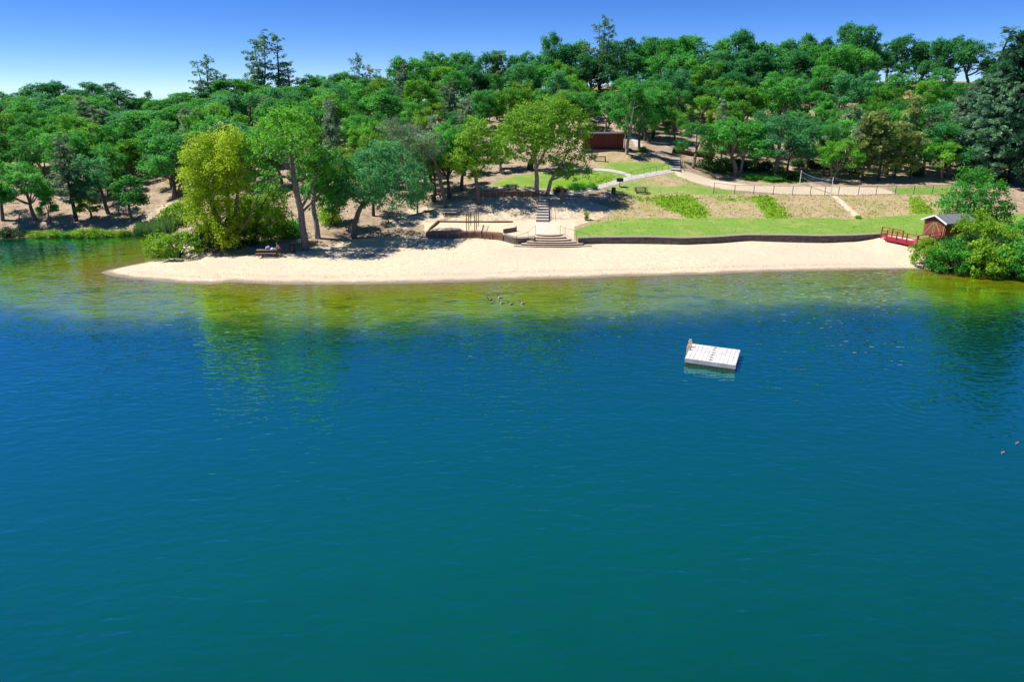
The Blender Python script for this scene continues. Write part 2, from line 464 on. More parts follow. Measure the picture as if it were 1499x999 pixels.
W = 'w'
COLS = {  # px: waterline, wall foot, wall head, lawn back, bank head, upper edge, terrace back, mid hill, ridge(py, distance)
    -3000: [348, (341, .4), (336, .8), (322, 1.8), (302, 3.0), (285, 4.0), (270, 5.2), (225, 9.0), (180, 150)],
    -300: [348, (341, .4), (336, .8), (322, 1.8), (302, 3.0), (285, 4.0), (270, 5.2), (225, 9.0), (180, 150)],
    0: [349, (341, .4), (336, .8), (322, 1.8), (302, 3.0), (285, 4.0), (270, 5.2), (225, 9.0), (174, 152)],
    100: [347, (340, .4), (335, .8), (320, 1.8), (300, 3.0), (284, 4.1), (270, 5.2), (225, 9.0), (170, 155)],
    235: [345, (338, .5), (333, .9), (320, 1.8), (300, 3.1), (282, 4.3), (265, 5.6), (220, 9.4), (166, 158)],
    300: [413, (374, .7), (370, .8), (340, 1.6), (305, 3.2), (284, 4.5), (262, 6.0), (218, 9.6), (163, 160)],
    400: [418, (378, .7), (374, .8), (345, 1.6), (308, 3.3), (290, 4.5), (270, 5.8), (215, 10.), (158, 163)],
    450: [419, (368, .8), (364, .9), (343, 1.7), (312, 3.3), (296, 4.2), (280, 5.2), (217, 9.8), (156, 165)],
    520: [419, (352, 1.1), (349, 1.2), (334, 2.0), (315, 3.2), (302, 4.0), (288, 4.8), (220, 9.6), (154, 168)],
    612: [417, (347, 1.2), (344, 1.35), (328, 2.1), (300, 3.8), (290, 4.4), (280, 5.0), (220, 9.6), (149, 175)],
    624: [417, (348, 1.15), (338.5, W), (327, 2.05), (292, 4.3), (285, 4.8), (276, 5.3), (215, 10.), (149, 176)],
    690: [415, (348, 1.15), (338.5, W), (327, 2.05), (288, 4.65), (284, 5.0), (256, 6.6), (198, 11.3), (147, 180)],
    700: [415, (348, 1.15), (338.5, W), (327, 2.05), (286.5, 4.75), (280, W), (252, 7.0), (195, 11.5), (147, 180)],
    733: [413, (351, 1.10), (341, W), (326, 2.05), (286.5, 4.75), (279.5, W), (250, 7.1), (193, 11.7), (140, 182)],
    757: [412, (358.5, .90), (348.5, W), (325, 2.08), (286.5, 4.75), (279.5, W), (249, 7.2), (192, 11.8), (135, 184)],
    776: [412, (355, .98), (347, W), (324, 2.1), (286.5, 4.75), (279.5, W), (248, 7.2), (191, 11.9), (133, 185)],
    788: [411, (361, .85), (344, 1.95), (324, 2.1), (287, 4.65), (282, 5.0), (248, 7.2), (190, 12.), (132, 185)],
    828: [410, (361, .83), (344, 1.90), (323, 2.1), (285, 4.75), (280, 5.1), (243, 7.7), (191, 12.), (130, 185)],
    846: [409.5, (358, .90), (347.5, W), (322, 2.1), (284, 4.8), (279, 5.15), (240, 8.0), (192, 11.9), (128, 186)],
    870: [409, (356, .95), (346.5, W), (321, 2.12), (284, 4.75), (278, 5.15), (232, 8.7), (193, 11.8), (126, 187)],
    900: [407, (356, .95), (346.3, W), (320, 2.15), (284, 4.7), (277, 5.1), (223.5, 9.4), (195, 11.6), (124, 188)],
    950: [406, (356.5, .95), (346, W), (319, 2.2), (283, 4.65), (276, 5.0), (230, 8.7), (203, 10.6), (123, 189)],
    1000: [404, (357.5, .93), (347.6, W), (319, 2.2), (283, 4.6), (276, 4.95), (249, 6.8), (210, 9.8), (122, 190)],
    1045: [403, (355.5, .95), (346, W), (319, 2.2), (284.5, 4.45), (281, 4.5), (262, 5.0), (218, 8.8), (122, 190)],
    1090: [401, (352, 1.0), (343, W), (319, 2.2), (285, 4.35), (282, 4.4), (266, 4.7), (222, 8.4), (122, 190)],
    1150: [399, (354, .97), (343.3, W), (319, 2.2), (286, 4.3), (283, 4.35), (269, 4.55), (223, 8.2), (122, 189)],
    1200: [398, (355, .95), (344.5, W), (318, 2.2), (286.5, 4.25), (284, 4.3), (271, 4.45), (225, 8.0), (122, 188)],
    1250: [397, (353, 1.0), (343.5, W), (317, 2.2), (287, 4.2), (284, 4.25), (274, 4.4), (223, 8.2), (120, 185)],
    1280: [396.5, (348.5, 1.15), (342, W), (317, 2.2), (286.5, 4.2), (284, 4.25), (274, 4.4), (222, 8.4), (119, 184)],
    1296: [396, (346, 1.45), (342.5, 1.8), (316, 2.25), (286, 4.2), (284, 4.25), (274, 4.4), (221, 8.5), (118, 183)],
    1350: [395, (352, 1.40), (347, 1.9), (315, 2.3), (286, 4.2), (283, 4.3), (273, 4.45), (219, 8.7), (118, 180)],
    1400: [397, (360, 1.20), (350, 1.9), (315, 2.3), (286, 4.2), (282, 4.3), (271, 4.5), (217, 8.8), (118, 178)],
    1499: [399, (365, 1.10), (352, 1.8), (315, 2.3), (286, 4.2), (280, 4.4), (266, 4.9), (215, 9.0), (124, 173)],
    1800: [400, (365, 1.10), (352, 1.8), (315, 2.3), (286, 4.2), (278, 4.6), (264, 5.2), (215, 9.0), (130, 168)],
    4500: [400, (365, 1.10), (352, 1.8), (315, 2.3), (286, 4.2), (278, 4.6), (264, 5.2), (215, 9.0), (130, 168)],
}
PXG = np.concatenate([np.arange(-3000, -100, 60), np.arange(-100, 1601, 3), np.arange(1620, 4501, 60)]).astype(float)
NPX = len(PXG)
ck = sorted(COLS)
kd, kz = [], []
for px in ck:
    row = COLS[px]
    dd, zz = [], []
    dw = d_from(row[0], 0.0)
    dd += [14.0, dw - 13.0, dw]
    zz += [-7.0, -2.2, 0.0]
    for j, (py, z) in enumerate(row[1:8]):
        if z == W:
            d = dd[-1] + 0.22
            z = z_from(py, d)
        else:
            d = d_from(py, z)
        dd.append(d)
        zz.append(z)
    py, d = row[8]
    dd.append(d); zz.append(z_from(py, d))
    dd += [d + 12, d + 60, 500.0, 3000.0]
    zz += [zz[-1] + 0.2, zz[-1] - 12, -45.0, -330.0]
    for i in range(1, len(dd)):
        if dd[i] <= dd[i - 1] + 0.1:
            dd[i] = dd[i - 1] + 0.1
    kd.append(dd); kz.append(zz)
kd, kz = np.array(kd), np.array(kz)
NK = kd.shape[1]
KD = np.stack([np.interp(PXG, ck, kd[:, j]) for j in range(NK)])
KZ = np.stack([np.interp(PXG, ck, kz[:, j]) for j in range(NK)])
ker = np.exp(-0.5 * (np.arange(-4, 5) / 1.6) ** 2); ker /= ker.sum()
def blur_px(a):
    p = np.pad(a, ((0, 0), (4, 4)), mode='edge')
    return np.stack([np.convolve(r, ker, mode='valid') for r in p])
KD, KZ = blur_px(KD), blur_px(KZ)
SUB = [8, 12, 56, 4, 44, 34, 6, 40, 40, 44, 6, 10, 8, 4]
D_, Z_, T_ = [], [], []
for j in range(NK - 1):
    for s in range(SUB[j]):
        f = s / SUB[j]
        D_.append(KD[j] * (1 - f) + KD[j + 1] * f)
        Z_.append(KZ[j] * (1 - f) + KZ[j + 1] * f)
        T_.append(j + f)
D_.append(KD[-1]); Z_.append(KZ[-1]); T_.append(NK - 1.0)
TD, TZ, TT = np.stack(D_), np.stack(Z_), np.array(T_)
NR = len(TT)
# round the knees of the profile everywhere except at the two retaining walls
k5 = np.array([1, 2, 3, 4, 3, 2, 1.0]); k5 /= k5.sum()
def blur_rows(a):
    p = np.pad(a, ((3, 3), (0, 0)), mode='edge')
    return sum(k5[i] * p[i:i + NR] for i in range(7))
keep = np.ones(NR)
for i, t in enumerate(TT):
    if t < 0.6 or 2.9 < t < 4.25 or 5.8 < t < 7.25 or t > 12.4: keep[i] = 0
TZb = blur_rows(blur_rows(TZ))
TZ = TZ + (TZb - TZ) * keep[:, None]
TX = (PXG[None, :] - CX) / FOC * TD
TY = TD * CP + (HC - TZ) * 0      # placeholder, refined below
V_ = ((HC - TZ) / TD - SP) / CP
TY = TD * (CP - V_ * SP)
lump = (np.sin(TX * .31 + 1.3 * np.sin(TY * .17)) * np.sin(TY * .27 + .8) * .5 + np.sin(TX * .83 + TY * .41) * .25 + np.sin(TX * 1.7 - TY * 1.3) * .12)
amp = np.interp(TT, [0, 2, 2.2, 2.9, 3, 4.3, 5, 6.5, 7.5, 9, 10, 12, 14], [0, 0, .03, .05, 0, .02, .05, .16, .03, .12, .35, .35, 0])
TZ = TZ + lump * amp[:, None]
V_ = ((HC - TZ) / TD - SP) / CP
TY = TD * (CP - V_ * SP)
TPY = CY + FOC * V_


def colf(px):
    return float(np.interp(px, PXG, np.arange(NPX)))


def column(px):
    c = colf(px)
    i = min(int(c), NPX - 2)
    f = c - i
    return TD[:, i] * (1 - f) + TD[:, i + 1] * f, TZ[:, i] * (1 - f) + TZ[:, i + 1] * f, TPY[:, i] * (1 - f) + TPY[:, i + 1] * f


def hit(px, py):
    d, z, q = column(px)
    for i in range(14, NR - 1):
        if q[i] >= py > q[i + 1]:
            f = (q[i] - py) / (q[i] - q[i + 1] + 1e-9)
            return world(px, d[i] * (1 - f) + d[i + 1] * f, z[i] * (1 - f) + z[i + 1] * f)
    i = int(np.argmin(np.abs(q[14:] - py))) + 14
    return world(px, d[i], z[i])


def ground_d(px, dist):
    d, z, q = column(px)
    return world(px, dist, float(np.interp(dist, d, z)))


def ground_xy(x, y):
    z = 2.0
    for _ in range(5):
        d = y * CP + (HC - z) * SP
        px = CX + FOC * x / d
        dd, zz, _q = column(px)
        z = float(np.interp(d, dd, zz))
    return Vector((x, y, z))


def plane_pt(px, py, y):
    v = vof(py)
    z = HC - y * (SP + v * CP) / (CP - v * SP)
    d = y * CP + (HC - z) * SP
    return Vector(((px - CX) / FOC * d, y, z))


def to_px(p):
    d = p[1] * CP + (HC - p[2]) * SP
    v = ((HC - p[2]) / d - SP) / CP
    return CX + FOC * p[0] / d, CY + FOC * v


def inpoly(X, Y, poly):
    ins = np.zeros(X.shape, bool)
    n = len(poly)
    for i in range(n):
        x0, y0 = poly[i]
        x1, y1 = poly[(i + 1) % n]
        c = ((y0 > Y) != (y1 > Y)) & (X < (x1 - x0) * (Y - y0) / (y1 - y0 + 1e-12) + x0)
        ins ^= c
    return ins


PXX = np.broadcast_to(PXG[None, :], TPY.shape)
TTT = np.broadcast_to(TT[:, None], TPY.shape)
def mask(*polys):
    m = np.zeros(TPY.shape)
    for pl in polys:
        val = 1.0
        if isinstance(pl[0], (int, float)): val, pl = pl[0], pl[1]
        m = np.maximum(m, inpoly(PXX, TPY, pl) * val * (TTT > 2))
    return m
def soften(m, n=1):
    for _ in range(n):
        p = np.pad(m, 1, mode='edge')
        m = (p[:-2, 1:-1] + p[2:, 1:-1] + p[1:-1, :-2] + p[1:-1, 2:] + 2 * p[1:-1, 1:-1]) / 6
    return m


m_sand = ((TTT < 3.4) & (PXX > 200) & (PXX < 1352)).astype(float)
m_sand[(TTT > 3.4) & (TTT < 5.02) & (PXX > 622) & (PXX < 842)] = 1
m_sand[(TTT > 3.4) & (TTT < 3.7) & (PXX > 470) & (PXX < 622)] = 1
m_sand = np.maximum(m_sand, mask((.55, [(640, 330), (690, 300), (702, 289), (786, 289), (788, 330)]), (.58, [(803, 288), (850, 290), (880, 300), (905, 306), (885, 318), (868, 323), (830, 336), (804, 330)]),
                                (1, [(985, 247), (1010, 252), (1045, 264), (1100, 271), (1225, 272.5), (1290, 275), (1312, 283), (1250, 285.5), (1150, 284), (1060, 277), (1020, 268), (990, 257)]),
                                (.95, [(700, 282), (702, 275), (745, 274), (785, 277), (785, 282)]),
                                (.9, [(1216, 286), (1224, 286), (1238, 297), (1250, 308), (1262, 318), (1252, 320), (1240, 309), (1228, 297)]),
                                (.6, [(590, 335), (560, 330), (600, 305), (690, 292), (700, 296), (640, 325)]),
                                (.5, [(200, 345), (204, 318), (250, 292), (262, 300), (240, 320), (228, 345)])))
m_conc = mask((1, [(783, 344), (783.5, 324), (804, 324), (812, 333), (824, 344)]))
m_green = mask((1, [(833, 349), (842, 336), (870, 327), (905, 321), (940, 319), (1040, 319.5), (1100, 318.5), (1130, 320.5), (1180, 319), (1225, 319), (1240, 322), (1262, 320), (1300, 316.5), (1345, 314), (1499, 312), (1800, 312), (1800, 362), (1400, 356), (1352, 348), (1293, 348), (1000, 352)]),
               (.85, [(716, 272), (728, 264), (757, 257), (800, 252), (850, 249), (905, 250.5), (926, 259), (905, 266), (868, 277), (800, 276), (760, 274.5)]),
               (.9, [(880, 251), (890, 238), (940, 237), (984, 239), (984, 249), (930, 258), (910, 253)]),
               (.62, [(880, 277), (925, 264), (985, 252), (1000, 258), (1030, 272), (1045, 281), (1100, 284.5), (1035, 286.5), (960, 286), (905, 287)]),
               (.75, [(1022, 271), (1045, 275), (1095, 283), (1045, 285.5), (1020, 283)]),
               (.7, [(1300, 276), (1330, 274), (1400, 272), (1400, 285), (1340, 286), (1305, 284)]))
m_lush = mask((1, [(957, 287.5), (985, 286), (1012, 285), (1022, 294), (1034, 306), (1040, 319), (1010, 320), (985, 311), (962, 300)]),
              (1, [(1103, 286.5), (1128, 287), (1140, 301), (1152, 312), (1157, 319.5), (1122, 320.5), (1112, 307)]),
              (.8, [(1325, 289), (1345, 287), (1362, 303), (1372, 313), (1335, 315)]),
              (.55, [(905, 288), (957, 287), (960, 297), (930, 296)]), (.6, [(1040, 288), (1100, 287), (1108, 296), (1060, 297)]),
              (.9, [(780, 271), (880, 256), (908, 258), (885, 268), (850, 274)]), (.8, [(1098, 264), (1140, 256), (1195, 262), (1180, 268), (1120, 268)]))
m_dry = mask((1, [(806, 330), (850, 326), (870, 305), (905, 287), (960, 284), (1045, 285), (1370, 285), (1420, 300), (1420, 322), (1250, 322), (1100, 321), (900, 324)]),
             (.8, [(870, 250), (862, 232), (880, 224), (935, 224), (978, 236), (984, 249), (925, 262), (960, 254), (1010, 252), (1040, 268), (1040, 282), (930, 284), (885, 275), (760, 275), (720, 272), (800, 250)]),
             (.6, [(1010, 250), (1050, 240), (1250, 245), (1400, 262), (1400, 270), (1240, 268), (1050, 262)]),
             (.6, [(640, 320), (690, 303), (760, 310), (780, 325)]), (.7, [(1293, 345), (1345, 356), (1352, 372), (1335, 372), (1318, 362), (1299, 352)]))
m_gold = (np.clip((TTT - 9.45) / 0.4, 0, 1) * (TTT < 12.5))
m_gold = m_gold * np.clip((PXX - 560) / 200, 0.0, 1)
m_gold = np.maximum(m_gold, (TTT > 12.5) * 0.8)
# small lawn wear: drier ovals
wear = mask((1, [(1040, 336), (1068, 331), (1110, 333), (1112, 339), (1060, 341)]), (1, [(880, 338), (900, 334), (930, 337), (900, 341)]), (1, [(1180, 327), (1200, 325), (1230, 328), (1200, 331)]),
            (1, [(805, 270), (830, 266), (850, 270), (830, 274)]), (1, [(935, 268), (960, 259), (1000, 262), (1015, 270), (965, 273)]))
m_green = np.clip(m_green - 0.42 * wear, 0, 1)

idx = np.arange(NR * NPX).reshape(NR, NPX)
quads = np.stack([idx[:-1, :-1], idx[:-1, 1:], idx[1:, 1:], idx[1:, :-1]], -1).reshape(-1, 4)
me = np_mesh('ground', np.stack([TX, TY, TZ], -1).reshape(-1, 3), quads, True,
             {'m_sand': soften(m_sand).ravel(), 'm_conc': soften(m_conc).ravel(), 'm_green': soften(m_green, 11).ravel(), 'm_lush': soften(m_lush, 14).ravel(),
              'm_dry': soften(m_dry, 9).ravel(), 'm_gold': soften(m_gold).ravel()})
tag(link_mesh('ground', me, M['ground']), kind='structure')

# the sand spit that closes the inlet on the left
SPIT = [(147, 399.5), (160, 403.5), (190, 408), (230, 412), (270, 415), (310, 416.5), (345, 412), (345, 378), (300, 374), (262, 376), (236, 379), (205, 385.5), (178, 391), (157, 395.5)]
spw = [at_z(a, b, 0.0) for a, b in SPIT]
spx, spy = np.array([p.x for p in spw]), np.array([p.y for p in spw])
def seg_dist(X, Y, px, py):
    best = np.full(X.shape, 1e9)
    n = len(px)
    for i in range(n):
        ax, ay, bx, by = px[i], py[i], px[(i + 1) % n], py[(i + 1) % n]
        L2 = (bx - ax) ** 2 + (by - ay) ** 2 + 1e-9
        t = np.clip(((X - ax) * (bx - ax) + (Y - ay) * (by - ay)) / L2, 0, 1)
        best = np.minimum(best, np.hypot(X - ax - t * (bx - ax), Y - ay - t * (by - ay)))
    return best
gx, gy = np.meshgrid(np.arange(spx.min() - 3, spx.max() + 3, .25), np.arange(spy.min() - 3, spy.max() + 3, .25))
ins = inpoly(gx, gy, list(zip(spx, spy)))
sd = seg_dist(gx, gy, spx, spy) * np.where(ins, 1, -1)
def spit_z(sd): return np.clip(np.where(sd > 0, 0.62 * (1 - np.exp(-np.maximum(sd, 0) / 5.0)), sd * 0.12), -0.45, 1)
gz = spit_z(sd) + 0.012 * np.sin(gx * 1.3 + gy) * (sd > 0.5)
nr, nc = gx.shape
idx = np.arange(nr * nc).reshape(nr, nc)
quads = np.stack([idx[:-1, :-1], idx[:-1, 1:], idx[1:, 1:], idx[1:, :-1]], -1).reshape(-1, 4)
one, zero = np.ones(nr * nc), np.zeros(nr * nc)
me = np_mesh('sand_spit', np.stack([gx, gy, gz], -1).reshape(-1, 3), quads, True, {'m_sand': one, 'm_conc': zero, 'm_green': zero, 'm_lush': zero, 'm_dry': zero, 'm_gold': zero})
tag(link_mesh('sand_spit', me, M['ground']), kind='structure')

# ------------------------------------------------------------------ water
def water_mat():
    g = NG('lake_water')
    p = g.pos()
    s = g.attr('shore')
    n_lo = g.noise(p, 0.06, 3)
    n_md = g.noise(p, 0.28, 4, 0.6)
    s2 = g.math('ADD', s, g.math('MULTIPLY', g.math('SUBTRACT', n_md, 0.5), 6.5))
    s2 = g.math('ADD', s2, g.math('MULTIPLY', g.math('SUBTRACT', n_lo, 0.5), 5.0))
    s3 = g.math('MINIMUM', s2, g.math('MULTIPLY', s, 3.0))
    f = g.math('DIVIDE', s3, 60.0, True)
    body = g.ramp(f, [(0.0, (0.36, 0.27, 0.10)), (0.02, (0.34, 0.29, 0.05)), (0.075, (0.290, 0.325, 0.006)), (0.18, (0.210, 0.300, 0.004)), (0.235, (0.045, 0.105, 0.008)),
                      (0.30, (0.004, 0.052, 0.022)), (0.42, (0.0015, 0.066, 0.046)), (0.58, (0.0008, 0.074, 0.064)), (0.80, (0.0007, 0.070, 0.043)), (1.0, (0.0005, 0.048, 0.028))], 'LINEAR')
    weed = g.noise(g.n('Mapping', {'Vector': p, 'Scale': (0.5, 1.1, 1.0)}).outputs[0], 0.55, 5, 0.65)
    body = g.mix(g.math('MULTIPLY', g.math('MULTIPLY', g.smooth(weed, 0.50, 0.66), 0.55), g.math('MULTIPLY', g.smooth(s, 1.5, 5.0), g.smooth(s, 17.0, 9.0))), body, C4((0.020, 0.050, 0.010)))
    # waves: two crossing trains of short wind ripples over a longer swell
    mp = g.n('Mapping', {'Vector': p, 'Rotation': (0, 0, R(-36)), 'Scale': (1.15, 2.7, 1.0)}).outputs[0]
    mp2 = g.n('Mapping', {'Vector': p, 'Rotation': (0, 0, R(-6)), 'Scale': (1.2, 2.5, 1.0)}).outputs[0]
    w1 = g.noise(mp, 0.72, 1, 0.45, 0.5)
    w2 = g.noise(mp2, 1.25, 1, 0.4, 0.3)
    w3 = g.noise(mp, 0.24, 1, 0.5, 0.3)
    h = g.math('ADD', g.math('ADD', g.math('MULTIPLY', w1, 0.60), g.math('MULTIPLY', w2, 0.22)), g.math('MULTIPLY', w3, 0.5))
    patch = g.n('MapRange', {0: g.noise(p, 0.045, 3), 1: 0.3, 2: 0.7, 3: 0.45, 4: 1.3}).outputs[0]
    h = g.math('MULTIPLY', h, patch)
    # rings spreading where a fish or bird touched the surface
    c = at_z(1345, 590, 0.0)
    rel = g.n('VectorMath', {0: p, 1: (c.x, c.y, 0.0)}, operation='SUBTRACT').outputs[0]
    dist = g.n('VectorMath', {0: rel}, operation='LENGTH').outputs['Value']
    ring = g.math('MULTIPLY', g.math('SINE', g.math('MULTIPLY', dist, 8.0)), g.math('POWER', 2.718, g.math('MULTIPLY', dist, -0.38)))
    h = g.math('ADD', h, g.math('MULTIPLY', ring, 0.16))
    b = g.n('Bump', {'Height': h, 'Strength': 1.0, 'Distance': 0.098})
    fc = g.n('LayerWeight', {'Blend': 0.5, 'Normal': b.outputs[0]}).outputs['Facing']
    fr = g.math('MULTIPLY', g.math('POWER', fc, 1.30), 1.0, True)
    df = g.n('BsdfDiffuse', {'Color': body})
    gl = g.n('BsdfGlossy', {'Color': C4((0.42, 0.96, 0.92)), 'Roughness': 0.03, 'Normal': b.outputs[0]})
    return g.surf(g.n('MixShader', {0: fr, 1: df.outputs[0], 2: gl.outputs[0]}).outputs[0])


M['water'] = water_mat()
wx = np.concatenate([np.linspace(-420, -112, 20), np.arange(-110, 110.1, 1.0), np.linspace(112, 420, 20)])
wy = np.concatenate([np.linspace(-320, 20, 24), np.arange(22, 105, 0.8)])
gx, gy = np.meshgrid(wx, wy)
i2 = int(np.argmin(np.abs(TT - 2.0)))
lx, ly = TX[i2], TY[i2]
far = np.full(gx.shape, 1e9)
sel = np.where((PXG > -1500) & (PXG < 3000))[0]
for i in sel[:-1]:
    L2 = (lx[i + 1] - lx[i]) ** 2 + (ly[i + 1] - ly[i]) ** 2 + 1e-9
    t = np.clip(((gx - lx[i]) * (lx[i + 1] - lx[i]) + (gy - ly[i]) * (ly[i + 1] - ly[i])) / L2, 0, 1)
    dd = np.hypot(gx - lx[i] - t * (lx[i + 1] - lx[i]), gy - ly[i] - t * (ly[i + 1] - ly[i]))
    if PXG[i] < 262: dd = dd * 4 + 11.0      # shore distance stretched along the inlet, so its water colours dark green
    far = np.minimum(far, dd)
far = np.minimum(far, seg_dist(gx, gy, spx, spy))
nr, nc = gx.shape
idx = np.arange(nr * nc).reshape(nr, nc)
quads = np.stack([idx[:-1, :-1], idx[:-1, 1:], idx[1:, 1:], idx[1:, :-1]], -1).reshape(-1, 4)
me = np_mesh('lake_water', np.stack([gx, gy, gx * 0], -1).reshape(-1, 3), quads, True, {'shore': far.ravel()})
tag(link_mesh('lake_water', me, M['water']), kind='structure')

# ------------------------------------------------------------------ vegetation
NPR = np.random.default_rng(11)


def cards(pos, nrm, size, aspect, tone, along=None, rng=NPR):
    n = len(pos)
    nrm = nrm / (np.linalg.norm(nrm, axis=1, keepdims=True) + 1e-9)
    ref = rng.normal(size=(n, 3)) if along is None else along
    t = np.cross(nrm, ref)
    t /= np.linalg.norm(t, axis=1, keepdims=True) + 1e-9
    b = np.cross(nrm, t)
    s = size[:, None]
    a = (s * aspect)
    v = np.stack([pos - t * a * .5 - b * s * .5, pos + t * a * .35 - b * s * .15, pos + t * a * .15 + b * s * .55, pos - t * a * .5 + b * s * .1], 1)
    q = np.arange(4 * n).reshape(n, 4)
    return v.reshape(-1, 3), q, np.repeat(tone, 4)


def crown_mesh(name, lobes, rng, sprays=15, leaves=20, leaf=0.27, flat=0.8, sig=0.30, low=-0.45, droop=0.0, aspect=0.75):
    P, N, S, Tn = [], [], [], []
    for (x, y, z, r) in lobes:
        ns = max(5, int(sprays * (r / 1.3) ** 2))
        k = 0
        ltone = rng.uniform(-.08, 0.42)
        while k < ns:
            u = rng.normal(size=3)
            u /= np.linalg.norm(u)
            if u[2] < low and rng.random() < 0.8: continue
            k += 1
            rr = r * (rng.uniform(0.55, 1.08))
            c = np.array([x, y, z]) + u * rr * np.array([1, 1, flat])
            nl = int(leaves * rng.uniform(.6, 1.35))
            off = rng.normal(size=(nl, 3)) * sig * np.array([1, 1, 0.6])
            if droop:
                off[:, 2] -= np.abs(rng.normal(size=nl)) * droop
            P.append(c + off)
            N.append(np.tile(u * .75 + np.array([0, 0, .45]), (nl, 1)) + rng.normal(size=(nl, 3)) * .5)
            S.append(leaf * rng.uniform(.55, 1.35, nl))
            Tn.append(np.clip(ltone + rng.uniform(0, .5) + rng.normal(size=nl) * .10, 0, 1))
    P, N, S, Tn = np.concatenate(P), np.concatenate(N), np.concatenate(S), np.concatenate(Tn)
    v, q, t = cards(P, N, S, aspect, Tn, rng=rng)
    return np_mesh(name, v, q, False, {'tone': t})


def bez(p0, p1, p2, n):
    return [tuple((1 - t) ** 2 * np.array(p0) + 2 * t * (1 - t) * np.array(p1) + t * t * np.array(p2)) for t in np.linspace(0, 1, n)]


def make_oak(seed, H=10.0, Rw=4.2, fork=0.28, nl=6, dens=1.0, twin=False, low=.36):
    rng = np.random.default_rng(seed)
    mb = MB()
    lobes = []
    r0 = 0.030 * H
    fk = np.array([rng.normal() * .35, rng.normal() * .35, H * fork])
    mb.tube(bez((0, 0, -.6), (rng.normal() * .3, rng.normal() * .3, H * fork * .5), fk, 5), np.linspace(r0 * 1.25, r0 * .8, 5), 7)
    if twin:
        mb.tube(bez((.3, .1, -.6), (.9, .2, H * .15), (1.4, .3, H * .36), 5), np.linspace(r0, r0 * .5, 5), 6)
    a0 = rng.uniform(0, 6.28)
    for i in range(nl):
        az = a0 + 6.283 * i / nl + rng.normal() * .25
        up = i % 2
        rad = Rw * (rng.uniform(.50, .78) if not up else rng.uniform(.12, .42))
        top = H * (rng.uniform(low + .12, .68) if not up else rng.uniform(.74, .90))
        e = np.array([math.cos(az) * rad, math.sin(az) * rad, top])
        mid = fk * .5 + e * .5 + np.array([0, 0, -.06 * H if not up else .04 * H]) + rng.normal(size=3) * .3
        mb.tube(bez(fk, mid, e, 5), np.linspace(r0 * .55, r0 * .14, 5), 5)
        lobes.append((*e, Rw * rng.uniform(.24, .34)))
        for j in range(4):
            az2 = az + rng.uniform(-1.1, 1.1)
            s = mid * .45 + e * .55 if j else mid
            e2 = s + np.array([math.cos(az2), math.sin(az2), rng.uniform(-.35, .75)]) * Rw * rng.uniform(.30, .50)
            rr = math.hypot(e2[0], e2[1])
            if rr > Rw * .86: e2[:2] *= Rw * .86 / rr
            e2[2] = np.clip(e2[2], H * low, H * .93)
            mb.tube(bez(s, (s + e2) / 2 + rng.normal(size=3) * .2, e2, 4), np.linspace(r0 * .25, r0 * .08, 4), 4)
            lobes.append((*e2, Rw * rng.uniform(.17, .27)))
    me_t = bpy.data.meshes.new('oak_trunk')
    me_t.from_pydata(mb.v, [], mb.f)
    for p in me_t.polygons: p.use_smooth = True
    cm = crown_mesh('oak_crown', lobes, rng, int(20 * dens), 27, 0.255, .8, .27)
    return me_t, cm, H, Rw


